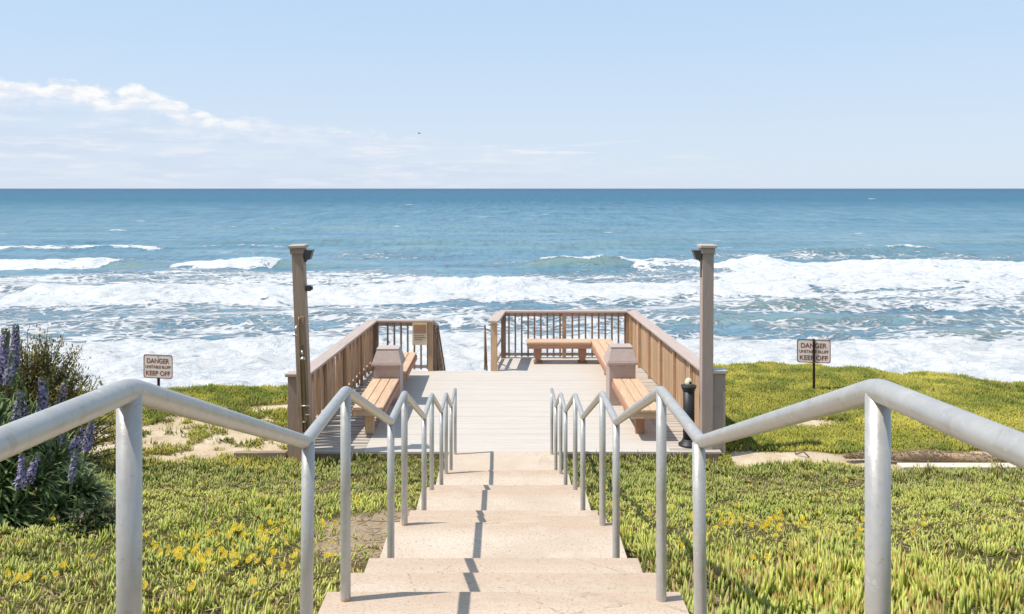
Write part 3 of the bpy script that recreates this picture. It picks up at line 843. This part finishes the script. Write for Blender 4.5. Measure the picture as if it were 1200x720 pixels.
# ------------------------------------------------------------------ concrete stairs
U = .6624
NOS = [-2.44*U, -1.58*U, -.72*U] 
NOS = [u*U for u in (-.81, .05, .91, 2.36, 3.22, 4.08, 5.53, 6.39, 7.25, 8.70, 9.56, 10.42, 11.87, 12.73, 13.59, 15.04, 15.90)]
RISE = .182
def build_stairs():
    t = thing('concrete_stairs', 'pale concrete stairs with long landings leading down to the deck', 'stairs', (0, 0, 0))
    ztop = RISE*len(NOS)
    ys = [-3.0]+NOS+[11.815]
    for k in range(len(ys)-1):
        z = ztop-RISE*k; y0 = ys[k]; y1 = ys[k+1]
        last = k == len(ys)-2
        hw = .785; b = MB()
        nx, e = 14, .085
        # top, with a worn front strip
        yy = [y0, y1-.26 if not last else y1-.1, y1-e, y1-.012]
        vs = []; ed = []
        xs = np.linspace(-hw, hw, nx)
        rows = yy+[y1]
        for j, yv in enumerate(rows):
            for x in xs:
                zz = z-(.010 if j == len(rows)-1 and not last else 0)
                chip = random.uniform(0, .006) if j >= len(rows)-2 and not last else 0
                vs.append((x, yv-(chip if j == len(rows)-1 else 0), zz)); ed.append(0. if j < 2 or last else 1.)
        R_ = len(rows)
        fs = [(j*nx+i, j*nx+i+1, (j+1)*nx+i+1, (j+1)*nx+i) for j in range(R_-1) for i in range(nx-1)]
        depth = .65
        o = len(vs)
        fr = [(R_-1)*nx+i for i in range(nx)]
        for x in xs: vs.append((x, y1, z-depth)); ed.append(0)
        fs += [(fr[i], fr[i+1], o+i+1, o+i) for i in range(nx-1)]
        # sides
        for sgn, i in ((-1, 0), (1, nx-1)):
            top = [j*nx+i for j in range(R_)]
            o2 = len(vs); vs.append((sgn*hw, y0, z-depth)); ed.append(0)
            bot = o+i
            loop = top+[bot, o2]
            fs.append(tuple(loop if sgn < 0 else reversed(loop)))
        me = bpy.data.meshes.new('step'); me.from_pydata(vs, [], fs); me.update()
        at = me.attributes.new('edge', 'FLOAT', 'POINT'); at.data.foreach_set('value', ed)
        me.materials.append(M['concrete'])
        link('step', me, t)
build_stairs()
def treadz(y):
    k = sum(1 for n in NOS if n < y)
    return RISE*len(NOS)-RISE*k

# ------------------------------------------------------------------ stair handrails
def bezier_corner(pts, r, n=4):
    out = [Vector(pts[0])]
    for i in range(1, len(pts)-1):
        p = Vector(pts[i]); a = (Vector(pts[i-1])-p); b = (Vector(pts[i+1])-p)
        ra = min(r, a.length*.4, b.length*.4)
        q0 = p+a.normalized()*ra; q2 = p+b.normalized()*ra
        for k in range(n+1):
            s = k/n; out.append(q0*(1-s)**2+p*2*s*(1-s)+q2*s*s)
    out.append(Vector(pts[-1])); return out
PR = .0226
def build_handrail(side, label):
    t = thing('stair_handrail', label, 'handrail', (side*.69, 1.5, 0), group='pipe handrails on both sides of the stairs')
    zu = [-.95, 1.16, 2.28, 4.31, 5.405, 7.576, 8.62, 10.75, 11.9, 13.75, 14.9, 16.3, 17.68]
    hh = [-.22, .331, .371, .884, .884, 1.43, 1.43, 1.987, 1.987, 2.475, 2.475, 2.865, 2.875]
    pts = [(0, u*U-1.5, EYE-h) for u, h in zip(zu, hh)]
    first = [(0, -1.6*U-1.5, EYE+.22)]
    allp = first+pts
    tail = [(0, pts[-1][1]+.02, pts[-1][2]-.012)]
    mb = MB().tube(bezier_corner(allp, .034, 4), PR, 18)
    me = mb.mesh('top_rail', M['pipe'], True)
    link('top_rail', me, t)
    for i, (x, y, z) in enumerate(pts):
        zb = treadz(y+1.5)
        h = z-zb
        b = MB().tube([(0, 0, -.05), (0, 0, 0), (0, 0, .045), (0, 0, h*.5), (0, 0, h-.004)], PR*.985, 18)
        pm = b.mesh('post', M['pipe'], True)
        at = pm.attributes.new('rust', 'FLOAT', 'POINT')
        q = .64 if side < 0 and i in (4, 6) else .5
        rv = [q, q, .5*q, 0, 0]
        at.data.foreach_set('value', [(rv+[0]*4)[k//18] for k in range(len(pm.vertices))])
        po = link('post', pm, t, (x, y, zb))
        lean = {3: .011}.get(i, 0.)
        po.rotation_euler = (0, -lean*side, 0)
build_handrail(-1, 'left hand galvanised pipe handrail stepping down the stairs, blue sheen on top')
build_handrail(1, 'right hand galvanised pipe handrail stepping down the stairs in full sun')

# ------------------------------------------------------------------ deck
LN, LF = Vector((-2.99, 11.95, 0)), Vector((-2.74, 17.1, 0))      # left fence line, near and far
RN, RF = Vector((3.12, 12.1, 0)), Vector((2.89, 18.4, 0))        # right fence line
def xl(y): return LN.x+(LF.x-LN.x)*(y-LN.y)/(LF.y-LN.y)
def xr(y): return RN.x+(RF.x-RN.x)*(y-RN.y)/(RF.y-RN.y)
def build_deck():
    t = thing('deck', 'pale boarded viewing deck at the foot of the stairs above the sea', 'deck', (0, 11.82, 0))
    mid = MB(); raw = MB(); raw2 = MB()
    y = 11.82; w = .142
    k = 0
    while y < 18.42:
        y1 = min(y+w-.004, 18.45)
        x0 = xl(min(y, 17.1))
        a, b_ = (-2.02, 2.42)
        if y > 17.06: a = -.12
        dz = random.uniform(-.0015, .0015)
        mid.span((a, y-11.82, -.035), (b_, y1-11.82, dz))
        if y < 17.06: raw.span((x0-.02, y-11.82+.012, -.035), (a-.004, y1-11.82-.022, -.002+random.uniform(-.004, .003)))
        raw2.span((b_+.004, y-11.82+.004, -.035), (xr(y)+.02, y1-11.82-.008, -.002+random.uniform(-.004, .003)))
        y += w
    part('deck_board', mid, M['deck'], t, bevel=.003)
    part('edge_board', raw, M['deck_raw'], t, bevel=.003)
    part('edge_board', raw2, M['deck_raw'], t, bevel=.003)
    j = MB()
    j.span((xl(11.8), -.0, -.25), (-.79, .035, -.04)); j.span((.79, -.0, -.25), (xr(12.), .035, -.04))
    j.span((-2.78, 5.25, -.28), (-.1, 5.29, -.04)); j.span((-.1, 6.6, -.28), (2.95, 6.64, -.04))
    for xx in np.linspace(-2.6, 2.8, 10): j.span((xx, .05, -.26), (xx+.045, 5.2 if xx < -.1 else 6.55, -.04))
    part('joist', j, M['dark_wood'], t)
    for xx in (-2.6, -1.5, -.15, 1.3, 2.8):
        part('support_post', MB().span((xx-.08, 5.05, -9), (xx+.08, 5.21, -.29)), M['dark_wood'], t)
build_deck()

# ------------------------------------------------------------------ railings
RH = 1.06
def line_thing(name, label, cat, a, b, group=None):
    d = b-a; rz = math.atan2(d.y, d.x)
    return thing(name, label, cat, tuple(a), rz, group), d.length
def build_left_fence():
    t, L = line_thing('board_fence', 'left side deck fence of weathered brown boards behind the long bench', 'fence', LN, LF)
    # local x runs from near to far; local +y is seaward-left (outside), -y is the deck side
    part('top_rail', MB().span((-.02, -.12, RH-.04), (L+.05, .10, RH)), M['rail_wood'], t, bevel=.006)
    part('lower_rail', MB().span((.05, -.01, .10), (L-.05, .035, .19)), M['post_wood'], t, bevel=.004)
    part('upper_rail', MB().span((.05, -.01, RH-.14), (L-.05, .035, RH-.043)), M['post_wood'], t, bevel=.004)
    n = int(L/.152)
    for i in range(n):
        x = .06+i*(L-.12)/n
        out = i % 2
        w = .118+random.uniform(-.006, .006)
        y0 = -.034 if not out else .037
        h = RH-.045-random.uniform(.0, .015)-(.03 if out else 0)
        part('picket', MB().span((0, y0, .03), (w, y0+.022, h)), M['picket'], t, (x, 0, 0), .003, rot=(random.gauss(0, .006), random.gauss(0, .006), random.gauss(0, .035)))
    for k in range(1, 4):
        x = k*L/4+.03
        part('post', MB().span((-.05, -.085, 0), (.04, -.037, RH-.043)), M['picket_sun'], t, (x, 0, 0), .004)
    part('post', MB().span((-.06, -.05, -.02), (.035, .05, RH-.042)), M['dark_wood'], t, (L-.02, 0, 0), .005)
def build_right_fence():
    t, L = line_thing('board_fence', 'right side deck fence of sunlit tan boards running to the sea corner', 'fence', RN, RF)
    part('top_rail', MB().span((-.02, -.10, RH-.04), (L+.06, .13, RH)), M['rail_wood'], t, bevel=.006)
    part('lower_rail', MB().span((.05, -.035, .08), (L-.05, .005, .17)), M['post_wood'], t, bevel=.004)
    n = int(L/.140)
    for i in range(n):
        x = .05+i*(L-.1)/n
        part('picket', MB().span((0, .006, .035), (.132, .026, RH-.044)), M['picket_sun'], t, (x, 0, 0), .003, rot=(random.gauss(0, .004), 0, random.gauss(0, .02)))
    for x in (.05, 1.15, 2.25, 3.3, 4.3, 5.3, 6.2):
        part('post', MB().span((-.02, .029, .0), (.025, .075, RH-.042)), M['seat'], t, (x, 0, 0), .004)
    part('upper_rail', MB().span((.05, -.036, RH-.13), (L-.05, .004, RH-.043)), M['post_wood'], t, bevel=.004)
build_left_fence(); build_right_fence()

def railing(label, x0, x1, y, bal, posts, rail_ext=(0, 0), lower=True):
    t = thing('railing', label, 'railing', (x0, y, 0))
    L = x1-x0
    part('top_rail', MB().span((-rail_ext[0], -.10, RH-.045), (L+rail_ext[1], .09, RH)), M['rail_wood'], t, bevel=.006)
    part('upper_rail', MB().span((.03, -.018, RH-.13), (L-.03, .02, RH-.048)), M['rail_wood'], t, bevel=.004)
    if lower: part('lower_rail', MB().span((.03, -.02, .05), (L-.03, .02, .11)), M['rail_wood'], t, bevel=.004)
    me = MB().span((-.019, -.052, .03), (.019, -.021, RH-.05)).mesh('baluster', M['baluster'])
    for x in bal: link('baluster', me, t, (x-x0, 0, 0), .003)
    for x, w, mm in posts:
        part('post', MB().span((-w/2, -.075, 0), (w/2, -.021 if w < .1 else .05, RH-.047)), M[mm], t, (x-x0, 0, 0), .005)
    return t
# far right railing facing the sea
bx = [-.02+.143*i for i in range(1, 10)]+[1.395+.1475*i for i in range(1, 10)]
railing('long sea facing railing with thin balusters behind the far bench', -.08, 2.86, 18.38, [b for b in bx], [(-.0, .11, 'dark_wood'), (1.36, .085, 'picket_sun'), (2.80, .1, 'picket_sun')])
# far left railing with the notice
railing('short sea facing railing with notice board at the left far corner', -2.70, -1.46, 17.1, [-2.55+.139*i for i in range(1, 8)], [(-2.66, .1, 'dark_wood'), (-1.52, .1, 'picket_sun')])
def notice():
    t = thing('notice_board', 'small cream notice board with yellow top strip hung on the left railing', 'sign', (-1.73, 17.01, .58))
    part('panel', MB().span((-.16, -.012, -.03), (.15, 0, .43)), M['board_cream'], t, bevel=.003)
    part('strip', MB().span((-.15, -.016, .395), (-.03, -.013, .425)).span((.01, -.016, .395), (.14, -.016+.003, .425)), M['board_yellow'], t)
    part('rail_shade', MB().span((-.135, -.016, .21), (.125, -.0135, .385)), M['apron'], t)  # brown slab paints the top rail's shadow across the upper board
    part('print', MB().span((-.13, -.016, .16), (.09, -.0135, .17)).span((-.13, -.016, .12), (.11, -.0135, .13)).span((-.13, -.016, .08), (.05, -.0135, .09)), M['grey_fixture'], t)
notice()
# return rail by the gap to the beach stairs
def return_rail():
    a = Vector((-.20, 17.05, 0)); b = Vector((-.06, 18.34, 0))
    t, L = line_thing('return_railing', 'short open railing with broad cap beside the gap to the beach stairs', 'railing', a, b)
    part('top_rail', MB().span((-.09, -.11, RH-.05), (L-.05, .11, RH)), M['rail_wood'], t, bevel=.006)
    part('post', MB().span((-.05, -.065, -.02), (.05, .065, RH-.052)), M['picket_sun'], t, (0.03, 0, 0), .005)
    part('rail', MB().span((.085, -.02, .40), (L-.1, .02, .47)), M['rail_wood'], t, bevel=.004)
    part('rail', MB().span((.085, -.02, .08), (L-.1, .02, .15)), M['rail_wood'], t, bevel=.004)
return_rail()

def beach_stairs():
    t = thing('beach_stairs', 'brown wooden stairs dropping from the deck gap toward the beach', 'stairs', (-.82, 17.1, 0))
    tr = MB()
    for k in range(22):
        tr.span((-.5, .03+k*.27, -.18*(k+1)-.04), (.5, .03+k*.27+.28, -.18*(k+1)))
    part('tread', tr, M['deck_raw'], t, bevel=.004)
    for s in (-1, 1):
        part('stringer', MB().beam((s*.54, 0, -.2), (s*.54, 6, -4.2), .05, .28), M['dark_wood'], t)
    g = MB()
    for k in range(12):
        y = .1+k*.3; zt = RH-.06-y*.667
        g.span((-.655, y, zt-1.0), (-.63, y+.14, zt-.03))
    part('guard_board', g, M['dark_wood'], t)
    part('guard_rail', MB().beam((-.645, .06, RH-.045), (-.645, 4., RH-.045-4*.667), .10, .05), M['rail_wood'], t, bevel=.004)
    for s in (-1, 1):
        h = thing('beach_handrail', ('brown pipe handrail going down to the beach beside the notice railing', 'brown pipe handrail going down to the beach beside the return railing')[s > 0], 'handrail', (-.82, 17.1, 0))
        x = -.56 if s < 0 else .43
        part('rail', MB().tube([(x, .1, .92), (x, .2, .92-.0667), (x, 4.2, .92-.0667-4*.667)], .02, 10), M['dark_wood'], h, smooth=True)
        part('bracket', MB().tube([(x, .14, .86), (x+(.035 if s > 0 else -.03), .1, .84), (x+(.14 if s > 0 else -.1), .03, .80)], .008, 6), M['grey_fixture'], h)
        part('post', MB().tube([(x, .14, -.02), (x, .14, .88)], .018, 8), M['dark_wood'], h, smooth=True)
beach_stairs()

# fence end posts and timber kerb
def end_post(x, y, label, w, m, h=1.11, capm='cap_metal'):
    t = thing('fence_end_post', label, 'post', (x, y, 0))
    part('shaft', MB().span((-w/2, -.07, -.5), (w/2, .07, h)), M[m], t, bevel=.006)
    part('cap', MB().span((-w/2-.03, -.10, h+.002), (w/2+.03, .10, h+.045)).frustum((0, 0, h+.045), (w+.06, .2), (0, 0, h+.06), (w*.7, .1)), M[capm], t, bevel=.004)
end_post(-2.985, 11.85, 'broad brown fence end post at the near left deck corner', .24, 'paint_left', 1.09, 'rail_wood')
end_post(3.14, 12.02, 'taupe fence end post with pale cap behind the right lamp post', .2, 'paint', 1.1)
kb = MB().box((0, 0, 0), (.75, .09, .14)); 
o = part('kerb_timber', kb, M['timber'], None, (-3.5, 11.8, -.06), .01); o.rotation_euler.z = R(2)
tag(o, 'low weathered timber kerb on sand left of the deck corner', 'kerb')

# ------------------------------------------------------------------ benches
def bench(label, x0, x1, y0, y1, legs, along='y', h=.48):
    t = thing('bench', label, 'bench', ((x0+x1)/2, (y0+y1)/2, 0), group='slatted benches around the deck')
    cx, cy = (x0+x1)/2, (y0+y1)/2
    lx, ly = (x1-x0), (y1-y0)
    n = 3
    if along == 'y':
        w = lx/n
        for i in range(n):
            part('seat_plank', MB().span((-w/2+.006, -ly/2, h-.042), (w/2-.006, ly/2, h)), M['seat'], t, (-lx/2+w*(i+.5), random.uniform(-.004, .004), 0), .005)
        for s in (-1, 1):
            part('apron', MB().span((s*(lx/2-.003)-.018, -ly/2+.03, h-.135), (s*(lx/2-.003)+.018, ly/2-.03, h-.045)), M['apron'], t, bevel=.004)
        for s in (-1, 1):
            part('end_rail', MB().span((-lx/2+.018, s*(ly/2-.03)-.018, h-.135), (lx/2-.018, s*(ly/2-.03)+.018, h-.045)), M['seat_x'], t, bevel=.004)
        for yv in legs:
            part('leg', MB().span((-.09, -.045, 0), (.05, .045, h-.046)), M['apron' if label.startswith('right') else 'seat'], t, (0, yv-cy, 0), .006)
    else:
        w = ly/n
        for i in range(n):
            part('seat_plank', MB().span((-lx/2, -w/2+.005, h-.042), (lx/2, w/2-.005, h)), M['seat_x'], t, (0, -ly/2+w*(i+.5), 0), .005)
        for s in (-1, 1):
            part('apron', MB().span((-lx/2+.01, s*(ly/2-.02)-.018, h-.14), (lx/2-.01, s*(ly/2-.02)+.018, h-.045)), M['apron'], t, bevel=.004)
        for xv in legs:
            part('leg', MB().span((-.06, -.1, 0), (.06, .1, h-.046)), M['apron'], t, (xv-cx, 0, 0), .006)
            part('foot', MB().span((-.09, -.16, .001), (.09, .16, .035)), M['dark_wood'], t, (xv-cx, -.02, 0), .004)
bench('left near bench of three tan slats between fence and stair handrail', -2.29, -1.82, 12.42, 14.30, (12.72, 13.9))
bench('left far bench beyond the left tapered pillar by the notice railing', -2.22, -1.76, 14.85, 16.6, (15.2, 16.4))
bench('right near bench of three tan slats in front of the right tapered pillar', 1.90, 2.37, 12.27, 14.30, (12.72, 13.9))
bench('right far bench running from the right tapered pillar to the sea corner', 1.91, 2.38, 14.82, 18.08, (15.4, 16.7, 17.8))
bench('far sea facing bench in front of the baluster railing', .5, 1.895, 17.66, 18.10, (.75, 1.72), 'x')

def pillar(x, y, rim, label):
    t = thing('tapered_pillar', label, 'pillar', (x, y, 0), group='tapered pillars between the benches')
    part('shaft', MB().span((-.23, -.23, 0), (.23, .23, rim-.05)), M['pillar'], t, bevel=.006)
    part('rim', MB().span((-.27, -.27, rim-.048), (.27, .27, rim)), M['pillar'], t, bevel=.01)
    part('cap', MB().frustum((0, 0, rim+.002), (.52, .52), (0, 0, rim+.22), (.38, .32)), M['pillar'], t, bevel=.006)
    part('cap_top', MB().span((-.195, -.165, rim+.222), (.195, .165, rim+.245)), M['rail_wood'], t, bevel=.004)
    part('scallop', MB().span((-.2, -.245, rim-.1), (-.05, -.232, rim-.05)).span((.05, -.245, rim-.1), (.2, -.232, rim-.05)), M['pillar'], t, bevel=.003)
pillar(-2.04, 14.57, .735, 'taupe tapered pillar between the two left benches')
pillar(2.08, 14.55, .77, 'taupe tapered pillar between the two right benches')

# ------------------------------------------------------------------ lamp posts
def lamp_post(x, y, w, h, lean, label, m, side):
    t = thing('lamp_post', label, 'lamp post', (x, y, 0)); t.rotation_euler = (0, lean, 0)
    part('shaft', MB().span((-w/2, -w/2, -.3), (w/2, w/2, h-.12)), M[m], t, bevel=.006)
    part('collar', MB().span((-w/2-.018, -w/2-.018, h-.18), (w/2+.014, w/2+.014, h-.10)), M[m], t, bevel=.005)
    part('cap', MB().span((-w/2-.038, -w/2-.038, h-.098), (w/2+.038, w/2+.038, h-.06)).frustum((0, 0, h-.06), (w+.076, w+.076), (0, 0, h-.05), (w+.03, w+.03)), M['rail_wood'], t, bevel=.004)
    s = side
    f = MB()
    f.frustum((s*(w/2+.055), -.02, h-.27), (.07, .13), (s*(w/2+.075), -.02, h-.13), (.13, .15))
    fo = part('floodlight', f, M['grey_fixture'], t, bevel=.006)
    part('bracket', MB().span((s*(w/2+.002), -.03, h-.30), (s*(w/2+.03), .03, h-.14)), M['grey_fixture'], t)
    return t
lp = lamp_post(-2.815, 11.72, .165, 3.05, R(-2.3), 'left leaning lamp post with shower pipes fixed to its front', 'paint_left', 1)
# junction box, shower pipe, heads and valve on the left post
part('junction_box', MB().span((.095, -.05, 2.33), (.155, .03, 2.41)).span((.155, -.03, 2.345), (.185, .01, 2.395)), M['grey_fixture'], lp, bevel=.004)
part('water_pipe', MB().tube([(-.005, -.115, .35), (-.005, -.115, 1.92), (-.005, -.09, 1.98)], .014, 8).tube([(.05, -.112, .3), (.05, -.112, 1.5), (.03, -.1, 1.58)], .011, 8), M['brass'], lp, smooth=True)
part('shower_head', MB().tube([(-.005, -.115, 1.86), (-.02, -.2, 1.87), (-.035, -.24, 1.80)], .013, 8).lathe([(.012, .03), (.034, 0), (.034, -.012)], 12, (-.04, -.245, 1.75)), M['chrome'], lp, smooth=True)
part('shower_head', MB().tube([(.01, -.115, 1.5), (.04, -.19, 1.51), (.05, -.22, 1.46)], .013, 8).lathe([(.012, .03), (.036, 0), (.036, -.012)], 12, (.055, -.225, 1.41)), M['chrome'], lp, smooth=True)
part('valve', MB().tube([(-.03, -.13, .72), (.10, -.13, .72)], .012, 8).lathe([(.03, -.01), (.03, .01)], 10, (.07, -.14, .6)).lathe([(.026, -.01), (.026, .01)], 10, (.02, -.14, .5)), M['chrome'], lp, smooth=True)
part('backing_board', MB().span((-.025, -.098, .1), (.06, -.0835, 1.98)), M['post_wood'], lp, bevel=.003)
rp = lamp_post(2.965, 12.0, .165, 3.03, R(.3), 'right upright taupe lamp post beside the black pedestal bin', 'paint', -1)
part('conduit', MB().tube([(-.096, -.03, 2.5), (-.096, -.03, 2.86)], .012, 8), M['paint'], rp, smooth=True)

# pedestal ash bin
t = thing('pedestal_bin', 'slim black pedestal ash bin with a cream top beside the right lamp post', 'bin', (2.74, 12.12, 0))
part('base', MB().lathe([(.15, 0), (.15, .025), (.12, .04), (.085, .10)], 24), M['black'], t, smooth=True)
part('column', MB().lathe([(.083, .102), (.083, .80)], 24), M['black'], t, smooth=True)
part('rim', MB().lathe([(.084, .80), (.112, .865), (.115, .885), (.10, .887)], 24), M['black'], t, smooth=True)
part('cream_top', MB().lathe([(.055, .889), (.058, .93), (.045, .975), (.02, .995)], 18), M['cream'], t, smooth=True)
part('opening', MB().box((.012, -.054, .935), (.03, .012, .035)), M['black'], t)

# ------------------------------------------------------------------ danger signs
def text_mesh(s, width, capx, mat):
    cu = bpy.data.curves.new('txt', 'FONT'); cu.body = s; cu.align_x = 'CENTER'; cu.size = 1; cu.offset = .018; cu.extrude = .004
    ob = bpy.data.objects.new('txt', cu); COL.objects.link(ob)
    dg = bpy.context.evaluated_depsgraph_get(); me = bpy.data.meshes.new_from_object(ob.evaluated_get(dg))
    bpy.data.objects.remove(ob); bpy.data.curves.remove(cu)
    n = len(me.vertices); c = np.zeros(n*3, np.float32); me.vertices.foreach_get('co', c); c = c.reshape(-1, 3)
    mn, mx = c.min(0), c.max(0)
    c[:, 0] = (c[:, 0]-(mn[0]+mx[0])/2)*width/(mx[0]-mn[0]); c[:, 1] = (c[:, 1]-mn[1])*capx/(mx[1]-mn[1]); c[:, 2] = (c[:, 2]-mn[2])*.15
    v = np.stack([c[:, 0], -c[:, 2], c[:, 1]], -1)
    me.vertices.foreach_set('co', np.ascontiguousarray(v, np.float32).ravel()); me.update()
    me.materials.clear(); me.materials.append(mat)
    return me
TXT = [(text_mesh('DANGER', .465, .092, M['sign_ink']), .282), (text_mesh('UNSTABLE BLUFF', .525, .056, M['sign_ink']), .188), (text_mesh('KEEP OFF', .505, .090, M['sign_ink']), .052)]
def rrect(w, h, r, n=6):
    p = []
    for cx, cy, a0 in ((w/2-r, h-r, 0), (-w/2+r, h-r, 90), (-w/2+r, r, 180), (w/2-r, r, 270)):
        for k in range(n+1):
            a = R(a0+90*k/n); p.append((cx+r*math.cos(a), cy+r*math.sin(a)))
    return p
def danger_sign(x, y, zb, zg, label, front, tilt):
    t = thing('danger_sign', label, 'sign', (x, y, zg)); t.rotation_euler = (0, tilt, R(-11))
    W, H = .605, .445; b = zb-zg
    o = rrect(W, H, .045); n = len(o)
    pv = [(p[0], 0, b+p[1]) for p in o]+[(p[0], .004, b+p[1]) for p in o]
    pf = [tuple(range(n)), tuple(reversed(range(n, 2*n)))]+[(i, n+i, n+(i+1) % n, (i+1) % n) for i in range(n)]
    part('panel', MB().add(pv, pf), M['sign_face'], t)
    i_ = [(p[0]*(1-.030/W*1.0), (p[1]-H/2)*(1-.030/H)+H/2) for p in o]
    bv = [(p[0], -.003, b+p[1]) for p in o]+[(p[0], -.003, b+p[1]) for p in i_]
    part('border', MB().add(bv, [(i, (i+1) % n, n+(i+1) % n, n+i) for i in range(n)]), M['sign_ink'], t)
    for me, z in TXT: link('lettering', me, t, (0, -.002, b+z))
    pm = MB()
    yp = -.030 if front else .006
    top = b+H+.01 if front else b+H-.03
    pm.span((-.022, yp, -.4), (-.016, yp+.026, top)).span((.016, yp, -.4), (.022, yp+.026, top)).span((-.016, yp+.018, -.4), (.016, yp+.0259, top))
    part('post', pm, M['sign_post'], t)
    part('bolt', MB().lathe([(.012, -.005), (.012, .003)], 8, (0, -.004 if not front else -.03, b+H-.025)), M['chrome'], t)
    part('bolt', MB().lathe([(.012, -.005), (.012, .003)], 8, (0, -.004 if not front else -.03, b+.02)), M['chrome'], t)
y = 15.4; danger_sign((185.2-590)/960*y, y, EYE-(443.6-221)/960*y, -.35, 'white danger sign above the left handrail near the purple shrub', False, R(0.))
y = 15.5; danger_sign((953.6-590)/960*y, y, EYE-(425.5-221)/960*y, -.2, 'white danger sign with dark post across its face on the right grass', True, R(0))

# ------------------------------------------------------------------ straw wattle, kerb slab, mound twig
def wattle():
    b = MB(); pts = []; rs = []
    for k in range(40):
        s = k/39; x = 4.85+2.9*s
        y = 11.62+.10*math.sin(s*5)+.05*math.sin(s*17)
        r = .022+.045*min(1, s*3.2)*(.92+.12*math.sin(s*23)+.08*random.random())
        z = float(ground(x, y))+.05+r*.75
        pts.append((x, y, z)); rs.append(r if 0 < k < 39 else r*.4)
    b.tube(pts, rs, 14)
    o = part('straw_wattle', b, M['wattle'], None, smooth=True)
    n = 5200; k = rng.integers(0, 39, n); f = rng.random(n); P_ = np.array([tuple(p) for p in pts]); R_ = np.array(rs)
    c = P_[k]*(1-f[:, None])+P_[k+1]*f[:, None]; rr = R_[k]*(1-f)+R_[k+1]*f; a = rng.random(n)*6.283
    p = c.copy(); p[:, 1] += np.cos(a)*rr*.97; p[:, 2] += np.sin(a)*rr*.97
    V, F, C = fingers(p, rng.random(n)*6.283, .9+.6*rng.random(n), .02+.05*rng.random(n), .004+.004*rng.random(n), lerp((.30, .20, .11), (.66, .52, .36), rng.random(n)), lerp((.4, .3, .18), (.74, .62, .45), rng.random(n)), np.ones(n))
    st = bulk('straw', V, F, C, M['grass'], o); st['kind'] = 'stuff'
    tag(o, 'long tan straw erosion roll lying at the grass edge on the right', 'straw roll')
wattle()
zk = float(ground(6.4, 11.3))
o = part('concrete_kerb', MB().span((5.5, 11.28, zk-.15), (8.6, 11.46, zk+.10)), M['slab'], None, bevel=.01)
tag(o, 'pale concrete kerb in front of the straw roll on the right', 'kerb')
tw = MB().tube([(4.2, 11.72, float(ground(4.2, 11.72))-.03), (4.17, 11.75, float(ground(4.2, 11.72))+.06), (4.21, 11.72, float(ground(4.2, 11.72))+.16)], [.008, .006, .003], 6).tube([(4.18, 11.7, float(ground(4.2, 11.72))+.02), (4.27, 11.66, float(ground(4.2, 11.72))+.07), (4.34, 11.62, float(ground(4.2, 11.72))+.0)], [.012, .012, .009], 6)
o = part('dry_twig', tw, M['dark_wood'], None, smooth=True)
tag(o, 'dry bent twig on the small sand mound right of the deck', 'twig')

# ------------------------------------------------------------------ sea bird
def gull():
    y = 150.; x = (491-590)/960*y; z = EYE+(221-156.5)/960*y
    b = MB()
    b.tube([(-.28, 0, .0), (-.2, 0, .01), (0, 0, 0), (.2, 0, .02), (.3, 0, .03), (.36, 0, .02)], [.015, .05, .085, .07, .05, .01], 8)
    for s in (-1, 1):
        b.add([(.1, 0, .03), (-.12, 0, .03), (-.02, s*.32, .16), (.10, s*.30, .16), (-.12, s*.68, .10), (-.04, s*.66, .10)], [(0, 1, 2, 3), (3, 2, 4, 5)])
    o = part('sea_bird', b, M['gull'], None, (x, y, z), smooth=True); o.rotation_euler = (R(8), 0, R(25))
    tag(o, 'tiny dark seabird flying in the sky above the horizon', 'bird')
gull()

sc.view_settings.view_transform = 'Standard'; sc.view_settings.look = 'None'; sc.view_settings.exposure = 0; sc.view_settings.gamma = 1
sc.cycles.max_bounces = 6
